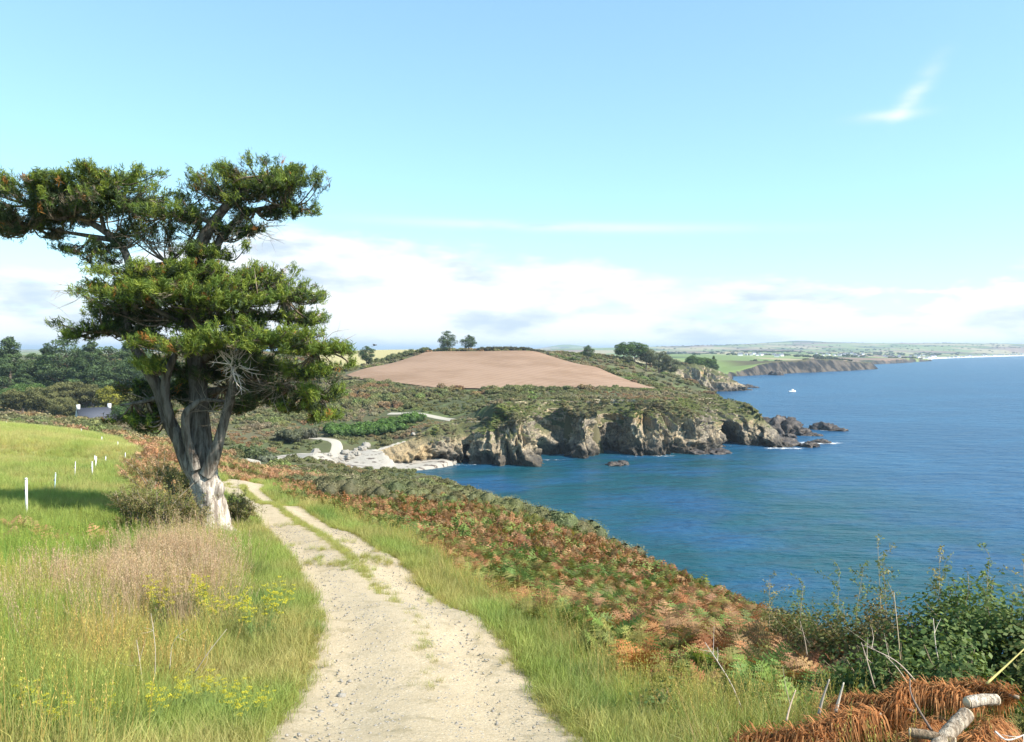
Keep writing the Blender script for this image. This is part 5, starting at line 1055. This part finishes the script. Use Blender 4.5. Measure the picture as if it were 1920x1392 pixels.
# foam round the rocks
FO = NT('foam'); tr_ = FO.n('ShaderNodeBsdfTransparent'); df = FO.n('ShaderNodeBsdfDiffuse'); df.inputs[0].default_value = (.82, .85, .86, 1); mx = FO.n('ShaderNodeMixShader')
a_ = FO.n('ShaderNodeSeparateColor'); FO.L.new(FO.attr('col'), a_.inputs[0]); fa = FO.step(FO.math('ADD', FO.noise(.8, 6, .75, stretch=(.6, 1.4, 1)), FO.math('MULTIPLY', a_.outputs[0], .30)), .70, .86)
FO.L.new(fa, mx.inputs[0]); FO.L.new(tr_.outputs[0], mx.inputs[1]); FO.L.new(df.outputs[0], mx.inputs[2]); FO.L.new(mx.outputs[0], FO.out.inputs[0])
mb = MB()
for (px, py, wx, wy, k) in ((1530,832,13,5,1.0),(1470,842,9,3.5,.95),(1490,814,11,3,.75),(1560,808,9,3,.8),(1310,851,10,3,.9),(1240,856,6,2.5,.8),(1345,851,6,2.5,.85),(1380,838,8,2.5,.5),(1150,874,4,1.8,.6),(1030,864,8,2,.6),(860,873,9,2,.7),(760,882,8,2,.6),(1400,732,12,8,.6),(1180,858,7,1.8,.55)):
    d = CAM_Z * FPX / (py - 655); c0 = at(px, py, d); th = np.linspace(0, 6.283, 25)[:-1]; V = [np.r_[c0[0], d, .10]]; C = [[k, 0, 0]]
    for rr_, kk in ((.5, k * .85), (1.0, 0.0)):
        for t_a in th: V.append([c0[0] + math.cos(t_a) * wx * rr_, d + math.sin(t_a) * wy * rr_, .10]); C.append([kk, 0, 0])
    F3 = [[0, 1 + j, 1 + (j + 1) % 24] for j in range(24)]; F4 = [[1 + j, 25 + j, 25 + (j + 1) % 24, 1 + (j + 1) % 24] for j in range(24)]; n0 = mb.n; mb.add(V, F3, np.array(C)); mb.Q.append(np.array(F4) + n0)
link('sea_foam', mb.data('sea_foam', FO.mat), kind='stuff', label='white foam washing round the rocks and cliff foot', cat='foam')

# ================================================================== small boat and bird
b0 = at(1485, 735.5, CAM_Z * FPX / 80.5); boat = link('boat', None, label='tiny white motor boat alone on the bay', cat='boat', loc=(b0[0], b0[1], .05), rot=(0, 0, R(15)))
h_ = MB(); st = np.linspace(-2.6, 2.8, 9); wd = np.array([.85, .95, 1, 1.02, 1, .9, .7, .4, .03]); V = []
for x_, w_ in zip(st, wd): V += [[x_, -w_, .75 + .08 * max(0, x_)], [x_, -w_ * .75, .05], [x_, 0, -.25], [x_, w_ * .75, .05], [x_, w_, .75 + .08 * max(0, x_)]]
h_.add(V, [[i * 5 + j, i * 5 + j + 1, i * 5 + j + 6, i * 5 + j + 5] for i in range(8) for j in range(4)] + [[i * 5, i * 5 + 5, i * 5 + 9, i * 5 + 4] for i in range(8)], (.80, .80, .78)); h_.add(V[:5], [[0, 1, 2], [0, 2, 3], [0, 3, 4]], (.80, .80, .78)); link('hull', h_.data('hull', POSTW), boat)
h_ = MB(); h_.box((.2, 0, 1.25), (1.5, 1.2, 1.0), (.78, .78, .76)); h_.box((.2, 0, 1.80), (1.8, 1.35, .08), (.70, .70, .70)); cb = link('cabin', h_.data('cabin', POSTW), boat)
h_ = MB(); h_.box((.96, 0, 1.45), (.03, 1.0, .4)); link('windscreen', h_.data('windscreen', GLASS.mat), cb)
bp = at(702, 648, 60); bird = link('bird', None, label='small dark bird flying above the pine by the straw field', cat='bird', loc=bp, rot=(R(10), R(-15), R(40)))
h_ = MB(); h_.tube(smooth_path(np.array([[-.16, 0, 0], [-.06, 0, 0], [.06, 0, .005], [.13, 0, .015], [.19, 0, .01]]), 3), np.interp(np.linspace(0, 1, 13), [0, .3, .6, .8, 1], [.01, .035, .04, .022, .004]), 8, (.04, .038, .036))
for s in (-1, 1): h_.add([[.07, 0, .02], [.10, s * .15, .07], [.03, s * .33, .04], [-.03, s * .15, .06], [-.05, 0, .015]], [[0, 1, 3], [0, 3, 4], [1, 2, 3]], (.045, .042, .04))
h_.add([[-.13, .0, 0], [-.25, .05, 0], [-.25, -.05, 0]], [[0, 1, 2]], (.04, .04, .04)); link('body', h_.data('body', POSTW), bird)

# ================================================================== far houses and woods
HS = [gable_house('far_house', 1, 1, 1, 1, 'x', None, (0, 0, -500), 0, (.2, .2, .22), 1, True)]
for o in list(HS[0].children_recursive) + HS: bpy.data.objects.remove(o)
hm = MB(); Lx, W, he, hr = 11, 7, 3.6, 7.2; V = [(-5.5, -3.5, -2), (5.5, -3.5, -2), (5.5, 3.5, -2), (-5.5, 3.5, -2), (-5.5, -3.5, he), (5.5, -3.5, he), (5.5, 3.5, he), (-5.5, 3.5, he), (-5.5, 0, hr), (5.5, 0, hr)]
hm.add(V, [[0, 1, 5, 4], [2, 3, 7, 6]], (.82, .81, .78)); hm.add(V, [[3, 0, 4], [3, 4, 7], [7, 4, 8], [1, 2, 6], [1, 6, 5], [5, 6, 9]], (.82, .81, .78)); HW = hm.data('far_wall', WHITE)
hm = MB(); hm.add([(-5.6, -3.9, he - .3), (5.6, -3.9, he - .3), (5.6, 0, hr + .1), (-5.6, 0, hr + .1), (5.6, 3.9, he - .3), (-5.6, 3.9, he - .3)], [[0, 1, 2, 3], [3, 2, 4, 5]], (.17, .175, .20)); HR = hm.data('far_roof', SLATE)
vill = [('white house of the small hamlet behind the far low headland', 'hamlet behind the far headland', 12, (1385, 1480), (667, 670), 1700, 2300), ('white house of the village among trees beyond the far headland', 'village beyond the far headland', 16, (1530, 1620), (661, 667), 2300, 2900), ('white house of the village on the farthest point', 'village on the farthest point', 20, (1655, 1760), (658, 667), 2200, 2900), ('white house in the row along the distant beach', 'houses along the distant beach', 26, (1775, 1920), (663, 670), 2700, 3700)]
for lab, grp, n_, (xa, xb), _, d0, d1 in vill:
    for i in range(n_):
        px = xa + (xb - xa) * (i + rt.random()) / n_; d = rt.uniform(d0, d1) if 'beach' not in grp else np.interp(px, [1760, 1920], [2250, 3650]) + rt.uniform(20, 160)
        x_ = (px - 960) / FPX * d; z_ = HF(np.array([x_]), np.array([d]))[0]; ro = link('house', None, label=lab.replace('white house', 'white house, %s,' % nth(i)), cat='house', group=grp, loc=(x_, d, z_), rot=(0, 0, rt.uniform(-.7, .7)), scale=(rt.uniform(.55, .95),) * 3); link('wall', HW, ro); link('roof', HR, ro)
rr_ = np.random.default_rng(9); n_ = 5200; d = np.exp(rr_.uniform(math.log(900), math.log(6500), n_)); px = rr_.uniform(1230, 2000, n_); x_ = (px - 960) / FPX * d
vor = np.abs(np.sin(x_ * .0085 + 2.2 * fbm2(x_, d, 420, 2, 81))) ; row = (vor < .10) | (np.abs(np.sin(d * .0042 + 2.0 * fbm2(x_, d, 500, 2, 82))) < .07) | (fbm2(x_, d, 260, 3, 83) > .60)
z_ = HF(x_, d); ok = row & (z_ > 5) & (d > 1250); P = np.c_[x_, d, z_ - .5][ok]; sc_ = rr_.uniform(3.5, 7.5, len(P))
scatter('far_woods', P, np.c_[sc_ * 1.3, sc_ * 1.3, sc_], SCRUB, 6, tints((.085, .11, .055), len(P), rr_), 'distant hedgerows and woods between the fields across the bay', 'woods', rr_, .05)
# ================================================================== foreground plants and the heap of cut branches
rf_ = np.random.default_rng(31)
def gz(x, y): return ground_z(np.array([x]), np.array([y]))[0]
def on_ground(px, py, d):
    p = at(px, py, d); return np.array([p[0], p[1], gz(p[0], p[1])])
# gorse beside the trunk
def gorse(seed, h, w, n, col1, col2):
    r = np.random.default_rng(seed); st = MB(); fo = MB(); tips = []
    for i in range(16):
        a = r.random() * 6.283; e = np.array([math.cos(a) * w * r.uniform(.3, 1), math.sin(a) * w * r.uniform(.3, 1), h * r.uniform(.55, 1.0)]); m_ = e * .5 + np.r_[r.normal(0, .08, 2), .1]
        cv = smooth_path(np.array([[0, 0, -.1], m_, e]), 5); st.tube(cv, np.linspace(.025, .006, len(cv)), 4, np.array([.36, .29, .20]) * r.uniform(.7, 1.2), cap=False)
        for k in range(9):
            t = r.uniform(.45, 1.0); b = cv[int(t * (len(cv) - 1))]; q = b + r.normal(0, .17, 3) + [0, 0, .10]; st.tube(np.array([b, (b + q) / 2 + r.normal(0, .02, 3), q]), [.007, .005, .003], 3, np.array([.30, .25, .16]), cap=False); tips.append((b, q))
    B = np.array([t[0] for t in tips]); E = np.array([t[1] for t in tips]); k = r.integers(0, len(B), n); t = r.random((n, 1)) ** .7; P = B[k] + (E[k] - B[k]) * t * 1.1 + r.normal(0, .035, (n, 3)); ax = (E[k] - B[k]); ax /= np.linalg.norm(ax, axis=1)[:, None]
    c = np.where((r.random(n) < .55)[:, None], np.array(col1), np.array(col2)) * r.uniform(.7, 1.3, (n, 1)); leaves(fo, P, r.normal(0, 1, (n, 3)), r.uniform(.03, .075, n), c, r, .28, .3, ax + r.normal(0, .6, (n, 3))); return st, fo
STEM = vcol_mat('stem', .85, 25, .2)
for px, py, d, h, w, lab in ((300,985,20.3,1.75,.95,'large straggly gorse bush left of the cypress trunk'),(255,975,20.8,1.35,.7,'gorse bush with bare pale stems at the field edge'),(350,992,20.6,1.0,.6,'low gorse bush touching the cypress trunk'),(290,905,30,1.7,1.2,'brown gorse bush behind the hedge bank'),(446,985,23.5,.85,.5,'small bush at the right foot of the cypress'),(330,935,24.5,1.7,.9,'gorse bush right behind the cypress trunk')):
    g = gorse(int(px), h, w, 7000, (.19, .20, .065), (.27, .21, .09) if 'brown' not in lab else (.36, .20, .09)); root = link('gorse_bush', None, label=lab, cat='bush', group='gorse round the cypress', loc=on_ground(px, py, d)); link('stems', g[0].data('stems', STEM), root); link('foliage', g[1].data('foliage', LEAF_T), root)
# fennel with yellow umbels
def fennel(seed, h):
    r = np.random.default_rng(seed); st = MB(); fl = MB(); fe = MB()
    for i in range(5):
        a = r.random() * 6.283; l = r.uniform(.05, .32) * h; H_ = h * r.uniform(.7, 1.0); b = np.r_[r.normal(0, .04, 2), -.03]; e = b + np.array([math.cos(a) * l, math.sin(a) * l, H_]); cv = smooth_path(np.array([b, (b + e) / 2 + np.r_[r.normal(0, .02, 2), .03], e]), 4); st.tube(cv, np.linspace(.006, .003, len(cv)), 4, np.array([.22, .30, .09]), cap=False)
        for u in range(4):
            t = .55 + .15 * u; s0 = cv[min(len(cv) - 1, int(t * (len(cv) - 1)))]; q = s0 + np.r_[r.normal(0, .09, 2), r.uniform(.06, .16)] if u < 3 else e; st.tube(np.array([s0, (s0 + q) / 2, q]), [.003, .0025, .002], 3, np.array([.24, .32, .09]), cap=False)
            k = 15; rr = r.uniform(.02, .055, k); th = r.random(k) * 6.283; P = q + np.c_[np.cos(th) * rr, np.sin(th) * rr, .03 + r.normal(0, .006, k)]
            for p_ in P[:8]: st.tube(np.array([q, p_]), [.0014, .001], 3, np.array([.30, .36, .08]), cap=False)
            leaves(fl, np.repeat(P, 3, 0) + r.normal(0, .006, (k * 3, 3)), np.tile([0, 0, 1.0], (k * 3, 1)), .017, np.array([.62, .56, .05]) * r.uniform(.75, 1.15, (k * 3, 1)), r, .9, .5)
        n = 130; t = r.random(n) * .75; P = cv[(t * (len(cv) - 1)).astype(int)] + r.normal(0, .065, (n, 3)); P[:, 2] = np.abs(P[:, 2]); leaves(fe, P, r.normal(0, 1, (n, 3)), r.uniform(.06, .12, n), np.array([.17, .25, .075]) * r.uniform(.7, 1.3, (n, 1)), r, .06, .3, np.tile([0, 0, 1.], (n, 1)))
    return st.data('stems', STEM), fl.data('flowers', LEAF_T), fe.data('leaves', LEAF_T)
FEN = [fennel(500 + i, 1.0) for i in range(4)]
fpos = [(285 + i * 27 + rf_.normal(0, 9), 1205 + rf_.normal(0, 16) - 20 * math.sin(i * .8), 11.4 + rf_.normal(0, .5), 0) for i in range(10)] + [(320 + i * 34, 1335 + rf_.normal(0, 12), 7.4 + rf_.normal(0, .3), 1) for i in range(6)] + [(40 + i * 60, 1380 + rf_.normal(0, 10), 6.4 + rf_.normal(0, .3), 2) for i in range(5)]
FL = ('yellow flowering fennel in the larger patch between straw grass and track', 'yellow flowering fennel in the nearer patch beside the track', 'yellow flowering fennel in the bottom left corner')
for i, (px, py, d, k) in enumerate(fpos):
    root = link('fennel_plant', None, label=FL[k].replace(' in the', ', %s in the' % nth((i, i - 10, i - 16)[k])), cat='plant', group=FL[k].replace('yellow flowering fennel', 'fennel'), loc=on_ground(px, py, d), rot=(0, 0, rf_.random() * 6), scale=(rf_.uniform(.62, .82) if k == 0 else rf_.uniform(.38, .52),) * 3)
    for nm, me in zip(('stems', 'flowers', 'leaves'), FEN[i % 4]): link(nm, me, root)
def stalk(name, pts, r0, col, label, group, twigs=3, seed=0, cat='stalk'):
    r = np.random.default_rng(seed); P = np.array([at(*p) for p in pts]); b = P[0].copy(); cv = smooth_path(P, 6) - b; mb_ = MB(); mb_.tube(cv, np.linspace(r0, r0 * .4, len(cv)), 5, np.array(col), .1, seed)
    root = link(name, mb_.data(name, STEM, True), label=label, cat=cat, group=group, loc=b)
    if twigs:
        m2 = MB()
        for i in range(twigs):
            q = cv[int(len(cv) * r.uniform(.4, .9))]; e = q + r.normal(0, .10, 3) + [0, 0, .08]; m2.tube(np.array([q, (q + e) / 2 + r.normal(0, .01, 3), e]), [r0 * .4, r0 * .3, r0 * .15], 3, np.array(col), cap=False)
        link('side_twigs', m2.data('side_twigs', STEM), root)
PALE = (.46, .39, .30)
for i, (pts, lab) in enumerate((([(290,1275,8.2),(291,1215,8.2),(283,1150,8.3)], 'upright bare pale stalk left of the others among the fennel'), ([(318,1255,8.4),(325,1205,8.4),(352,1180,8.4)], 'curved pale stalk bending right among the fennel'), ([(365,1262,8.0),(390,1225,8.0),(425,1180,8.1)], 'pale stalk leaning right nearest the track'), ([(268,1290,7.8),(262,1240,7.8),(256,1200,7.9)], 'short pale stalk at the left of the bare stalks'))):
    stalk('dry_stalk', pts, .005, PALE, lab, 'dry stalks among the fennel', 3, i)
# stones on the track
ST = [mesh_data('stone', *rock_mesh(460 + i, 2, .35, .1), BOUL.mat) for i in range(3)]
for i, (px, py, d, s, lab) in enumerate(((640,1292,8.6,.05,'largest pale stone at the left edge of the track'),(628,1318,8.2,.035,'pale stone just below the largest one on the track edge'),(655,1268,9.2,.03,'small stone above the largest one on the track edge'),(600,1335,7.9,.035,'pale stone in the grass fringe at the left track edge'),(612,1300,8.5,.03,'flat stone left of the largest one'),(660,1310,8.3,.022,'small stone right of the largest one in the rut'))):
    p_ = at(px, py, d); link('stone', ST[i % 3], label=lab, cat='stone', group='stones on the track edge', loc=(p_[0], p_[1], gz(p_[0], p_[1]) + .06), rot=(0, 0, i), scale=(s, s * .8, s * .6))
n_ = 9000; yy = rf_.uniform(5, 24, n_); xx = track_x(yy) + rf_.normal(0, .55, n_); ok = np.abs(xx - track_x(yy)) < 1.15; xx, yy = xx[ok], yy[ok]
GRV = asset_collection('pebble', [mesh_data('pebble', *rock_mesh(470 + i, 1, .3, 0), BOUL.mat) for i in range(3)])
scatter('gravel', np.c_[xx, yy, track_z(xx, yy) + .05 - .045 * np.exp(-((np.abs((xx - track_x(yy)) / 1.28) - .52) / .22) ** 2)], rf_.uniform(.13, 1, len(xx)) ** 3 * .016 + .003, GRV, 3, np.ones((len(xx), 3)), 'fine loose gravel strewn over the track', 'gravel', rf_, .3)

# ---- right hand corner: leafy bushes, ferns, shoots
def leafy(seed, h, w, n, size, c1, c2, asp=.62):
    r = np.random.default_rng(seed); st = MB(); fo = MB(); E = []
    for i in range(18):
        a = r.random() * 6.283; q = r.uniform(.15, 1); e = np.array([math.cos(a) * w * q, math.sin(a) * w * q, h * r.uniform(.55, 1.0) * (1 - .25 * q)]); cv = smooth_path(np.array([[r.normal(0, .1), r.normal(0, .1), -.1], e * [.4, .4, .55], e]), 5); st.tube(cv, np.linspace(.012, .003, len(cv)), 4, np.array([.25, .19, .12]) * r.uniform(.7, 1.3), cap=False); E.append(cv)
    cv = np.array(E); k = r.integers(0, 18, n); t = r.uniform(.15, 1.0, n) ** .8; P = cv[k, np.minimum((t * (cv.shape[1] - 1)).astype(int), cv.shape[1] - 1)] + r.normal(0, .10, (n, 3)); P[:, 2] = np.maximum(P[:, 2], .02); d = P - np.array([0, 0, h * .4]); d /= np.linalg.norm(d, axis=1)[:, None]; d[:, 2] += .5
    c = lerp(np.array(c1), np.array(c2), r.random((n, 1)) ** 1.5) * r.uniform(.75, 1.25, (n, 1)); leaves(fo, P, d, size * r.uniform(.6, 1.3, n), c, r, asp, .55); return st, fo
GRN1, GRN2, BRN1, BRN2 = (.075, .125, .034), (.17, .215, .066), (.13, .13, .042), (.25, .17, .075)
for px, top, d, w, n, size, c1, c2, lab in ((1830,1062,9.0,.75,4200,.062,GRN1,GRN2,'tall dark leafy bush standing against the sea at the right'),(1885,1078,8.4,.65,3600,.060,GRN1,GRN2,'dark leafy bush next to the right edge of the picture'),(1780,1085,8.8,.65,3600,.060,GRN1,GRN2,'dark bramble just left of the tall leafy bush'),(1740,1125,8.5,.6,3200,.058,GRN1,GRN2,'broad-leaved bramble in front of the tall shoots'),(1925,1120,7.8,.6,2600,.055,BRN1,GRN2,'bramble cut by the right edge of the picture'),(1690,1120,9.6,.65,3000,.05,BRN1,BRN2,'brownish bush under the tallest shoot'),
    (1640,1135,9.6,.6,2600,.05,BRN1,BRN2,'brownish bush left of the tallest shoot'),(1590,1140,10.2,.65,2600,.05,BRN1,GRN2,'olive bush behind the upright sticks'),(1535,1140,10.8,.65,2400,.048,BRN1,BRN2,'brown bush between the left shoots'),(1480,1130,11.6,.6,2000,.048,BRN1,GRN2,'low olive bush at the left of the shoots'),(1640,1220,7.9,.5,1900,.05,GRN1,GRN2,'low leafy bramble right behind the branch heap'),(1800,1190,7.4,.55,2400,.058,GRN1,GRN2,'large-leaved bramble right above the whitish log'),(1240,1300,7.6,.35,700,.042,GRN1,GRN2,'low bramble patch in the right verge grass'),(1700,1215,7.6,.5,2000,.055,GRN1,GRN2,'bramble behind the dark curved stick')):
    q_ = at(px, top, d); g0 = gz(q_[0], q_[1]); g = leafy(int(px) + 3 + top, max(.35, q_[2] - g0) * 1.08, w * 1.2, int(n * 1.6), size, c1, c2); root = link('leafy_bush', None, label=lab, cat='bush', group='leafy bushes in the right corner', loc=(q_[0], q_[1], g0)); link('stems', g[0].data('stems', STEM), root); link('foliage', g[1].data('foliage', LEAF_T), root)
def shoot(px, py, d, h, lab, seed, c=(.19, .22, .075)):
    r = np.random.default_rng(seed); b = on_ground(px, py, d); top = np.array([r.normal(0, .12), r.normal(0, .08), h]); cv = smooth_path(np.array([[0, 0, -.05], top * .5 + np.r_[r.normal(0, .04, 2), 0], top]), 8); st = MB(); st.tube(cv, np.linspace(.007, .002, len(cv)), 4, np.array([.42, .34, .22]), cap=False); fo = MB(); E = []
    for i in range(12):
        k = int(len(cv) * (.45 + .54 * i / 12)); k = min(k, len(cv) - 1); e = cv[k] + np.r_[r.normal(0, .09, 2), r.uniform(.03, .14)]; st.tube(np.array([cv[k], e]), [.003, .0015], 3, np.array([.38, .3, .18]), cap=False); E.append((cv[k], e))
    n = 260; k = r.integers(0, 12, n); B = np.array([x[0] for x in E]); Q = np.array([x[1] for x in E]); P = B[k] + (Q[k] - B[k]) * r.uniform(.2, 1.15, (n, 1)) + r.normal(0, .022, (n, 3)); leaves(fo, P, r.normal(0, 1, (n, 3)) + [0, 0, .6], r.uniform(.025, .05, n), np.array(c) * r.uniform(.65, 1.4, (n, 1)) * np.array([1.0, 1, 1]), r, .4, .4)
    root = link('tall_shoot', None, label=lab, cat='plant', group='tall shoots against the sea', loc=b); link('stem', st.data('stem', STEM), root); link('foliage', fo.data('foliage', LEAF_T), root)
for i, (px, top, d, lab) in enumerate(((1450,1085,11.5,'short leafy shoot at the left of the tall shoots'),(1560,1068,10.5,'leafy shoot second from the left against the sea'),(1612,1058,10.2,'bushy shoot left of the tallest one'),(1665,1030,9.8,'tallest leafy shoot standing against the sea'),(1690,1062,9.6,'shoot just right of the tallest one'),(1740,1050,9.3,'shoot left of the dark leafy bush'),(1768,1042,9.0,'thin shoot rising out of the dark leafy bush'),(1858,1040,8.8,'thin shoot at the right of the dark leafy bush'),(1512,1098,11.0,'low shoot between the two left ones'),(1900,1062,8.5,'shoot at the right edge of the picture'))):
    b = at(px, top, d); g = gz(b[0], b[1]); shoot(px, top, d, max(.6, b[2] - g), lab, 600 + i, (.18, .22, .075) if i % 3 else (.27, .24, .10))
# single ferns that stand out
for i, (px, py, d, s, col, lab) in enumerate(((1200,1262,9.6,.85,(.40,.17,.055),'rust brown fern standing upright at the verge'),(1150,1195,11.4,.85,(.17,.25,.055),'tall bright green fern behind the rust brown one'),(1060,1150,12.8,.75,(.19,.27,.06),'green fern at the edge of the bracken near the track'),(1500,1335,7.3,.7,(.19,.27,.06),'fresh green fern left of the upright sticks'),(1420,1245,9.0,.8,(.16,.23,.05),'dark green fern in the middle of the bracken'),(1330,1215,10,.8,(.18,.25,.055),'green fern left of the middle of the bracken'))):
    mb_ = bracken(700 + i, True, 6, col); link('fern', mb_.data('fern', LEAF_T), label=lab, cat='fern', group='ferns that stand out', loc=on_ground(px, py, d), scale=(s,) * 3, rot=(0, 0, i * 1.3))
# ---- heap of cut conifer branches
RUST = leaf_mat('dead_needles', inst=False, trans=.15, gloss=.01, vary=.3)
def dead_branch(seed, L):
    """a cut bough: woody stem with long drooping rust coloured sprays"""
    r = np.random.default_rng(seed); st = MB(); fo = MB(); cv = smooth_path(np.array([[0, 0, 0], [L * .35, r.normal(0, .05), .10], [L * .75, r.normal(0, .08), .10], [L, r.normal(0, .1), .0]]), 6); st.tube(cv, np.linspace(.022, .006, len(cv)), 5, np.array([.30, .22, .15]), .1, seed)
    n = 1250; t = r.uniform(.05, 1, n); k = np.minimum((t * (len(cv) - 1)).astype(int), len(cv) - 1); B = cv[k] + r.normal(0, .035, (n, 3)); a = r.choice([-1, 1], n) * r.uniform(.1, 1.7, n); d = np.c_[np.cos(a) * .8 + .25, np.sin(a), r.normal(.05, .5, n)]; d /= np.linalg.norm(d, axis=1)[:, None]; l = r.uniform(.07, .30, n)
    col = lerp(np.array([.42, .155, .05]), np.array([.56, .28, .115]), r.random((n, 1))) * r.uniform(.4, 1.2, (n, 1)); side = np.cross(d, [0, 0, 1.0]); side /= np.linalg.norm(side, axis=1)[:, None] + 1e-6; V = []; w = .0042
    pts = [B, B + d * (l * .5)[:, None] + [0, 0, .015], B + d * (l * .85)[:, None] - np.c_[np.zeros((n, 2)), l * .25], B + d * l[:, None] - np.c_[np.zeros((n, 2)), l * .62]]
    for q, ww in zip(pts, (1, 1.3, 1.0, .2)): V += [q - side * w * ww, q + side * w * ww]
    V = np.stack(V, 1); F = (np.arange(n)[:, None, None] * 8 + np.array([[0, 1, 3, 2], [2, 3, 5, 4], [4, 5, 7, 6]])[None]).reshape(-1, 4); put(fo, V.reshape(-1, 3), [F], np.repeat(col, 8, 0))
    return st.data('bough', STEM), fo.data('dead_sprays', RUST)
DB = [dead_branch(800 + i, 1.0) for i in range(4)]
hx_ = lambda px, d: (px - 960) / FPX * d
blab = ['front left', 'front middle', 'front right']
heap = [(1500,6.05,.06,200,'dead rust coloured bough at the left tip of the heap'),(1560,6.0,.14,165,'rust bough lying toward the viewer left of the heap middle'),(1560,6.4,.18,20,'rust bough behind the left end of the heap'),(1640,5.9,.16,250,'rust bough hanging over the front of the heap, left of the cut log'),(1650,6.3,.28,190,'long rust bough on top of the heap left of the dark stick'),(1700,5.8,.15,285,'rust bough hanging over the front beside the small log'),(1720,6.3,.30,150,'rust bough across the top of the heap behind the small log'),(1790,6.1,.26,210,'rust bough behind the big log'),(1830,5.8,.20,260,'rust bough right of the big log'),(1850,6.4,.36,170,'highest rust bough at the back of the heap'),(1890,6.0,.30,230,'rust bough at the right edge of the heap'),(1920,6.4,.42,120,'rust bough at the back right corner of the heap'),(1900,5.7,.18,280,'rust bough in the bottom right corner'),(1600,5.75,.08,300,'lowest rust bough at the bottom of the picture'),(1760,5.75,.12,240,'rust bough under the big log')]
for i, (px, d, z_, a, lab) in enumerate(heap):
    px = px + max(0, 1750 - px) * .10; x_ = hx_(px, d); root = link('dead_bough', None, label=lab, cat='branch', group='heap of cut conifer boughs', loc=(x_, d, gz(x_, d) + z_ * 1.3 + .08), rot=(rf_.normal(0, .15), R(8) + rf_.normal(0, .12), R(a)), scale=(rf_.uniform(.55, .8),) * 3); link('bough', DB[i % 4][0], root); link('sprays', DB[i % 4][1], root)
LOGB = bark_mat('log_bark', (.50, .43, .34), (.24, .19, .14), 9); CUT = vcol_mat('cut_wood', .8, 30, .2)
def log(p0, p1, r0, label, colb=(1, 1, 1), knots=0):
    A, B = at(*p0), at(*p1); d = B - A; L = np.linalg.norm(d); mb_ = MB(); mb_.tube(smooth_path(np.array([[0, 0, 0], d * .5 + [0, 0, .01], d]), 4), np.linspace(r0, r0 * .9, 9), 10, np.array(colb), .12, int(p0[0]), cap=False); root = link('log', None, label=label, cat='log', group='cut logs in the branch heap', loc=A); link('bark', mb_.data('bark', LOGB, True), root)
    u = d / L
    for q, s in ((np.zeros(3), -1), (d, 1)):
        m2 = MB(); m2.tube(np.array([q - u * .012 * 1, q + u * .006 * s]), [r0 * .9, r0 * .88], 10, np.array([.62, .50, .34])); link('cut_end', m2.data('cut_end', CUT), root)
log((1812,1340,5.7), (1745,1415,5.45), .052, 'big pale barked log at the front of the heap', (1.15, 1.1, 1.05)); log((1708,1374,5.6), (1790,1392,5.5), .034, 'small brown log left of the big one, cut end facing left', (.75, .65, .55)); log((1815,1318,6.0), (1868,1312,6.05), .045, 'short whitish log piece near the top of the heap', (1.5, 1.5, 1.5))
for i, (pts, r0, col, lab, tw) in enumerate((([(1535,1340,6.4),(1543,1308,6.4),(1555,1274,6.4)],.014,(.40,.34,.27),'left of the two upright cut sticks in the heap',0),([(1567,1335,6.3),(1574,1308,6.3),(1582,1280,6.3)],.014,(.58,.50,.40),'right of the two upright cut sticks in the heap',0),([(1748,1372,5.7),(1722,1330,5.75),(1708,1300,5.8),(1706,1272,5.9)],.010,(.20,.15,.12),'dark curved stick across the middle of the heap',0),([(1850,1282,6.4),(1885,1250,6.5),(1930,1208,6.6)],.011,(.52,.44,.16),'yellow stick rising to the right edge',0),([(1474,1352,6.2),(1482,1322,6.25),(1492,1294,6.3)],.009,(.48,.36,.26),'thin leaning stick at the left end of the heap',1),([(1716,1276,7.0),(1680,1240,7.0),(1625,1212,7.1)],.007,(.58,.46,.36),'pale thin branch slanting up left behind the heap',2),([(1700,1278,7.0),(1680,1250,7.0),(1655,1225,7.1)],.006,(.56,.45,.34),'second pale branch slanting beside the first',1),([(1395,1340,7.6),(1372,1285,7.6),(1345,1240,7.6),(1322,1205,7.7)],.008,(.55,.46,.38),'grey dead stalk leaning left in the verge',4),([(1514,1232,9.0),(1508,1195,9.0),(1500,1165,9.0)],.006,(.52,.40,.30),'thin bare stem in the brown bracken',2),([(1765,1262,7.6),(1755,1215,7.6),(1750,1160,7.7)],.006,(.62,.52,.42),'pale upright stem before the dark leafy bush',1),([(1690,1265,7.8),(1684,1190,7.8),(1676,1110,7.9)],.006,(.58,.44,.28),'tall pale stem under the tallest shoot',2),([(1640,1290,7.4),(1626,1240,7.4),(1615,1205,7.4)],.007,(.56,.44,.34),'short forked stem behind the upright sticks',3),([(1865,1372,5.6),(1890,1388,5.55),(1935,1372,5.6)],.009,(.66,.58,.5),'white twig at the bottom right of the heap',2))):
    stalk('stick', pts, r0, col, lab, 'sticks in and round the branch heap', tw, 50 + i, 'stick')

# ================================================================== the air
hb = MB(); hb.box((0, 19000, 47.5), (92000, 55000, 115)); HZ = NT('haze_air'); pv = HZ.n('ShaderNodeVolumePrincipled'); pv.inputs['Color'].default_value = (.72, .86, 1.0, 1); pv.inputs['Density'].default_value = HAZE_DENSITY = .00012; pv.inputs['Anisotropy'].default_value = .2; HZ.L.new(pv.outputs[0], HZ.out.inputs['Volume'])
hz_o = link('haze', hb.data('haze', HZ.mat, color=False), kind='stuff', label='thin sea haze over the whole bay', cat='haze')
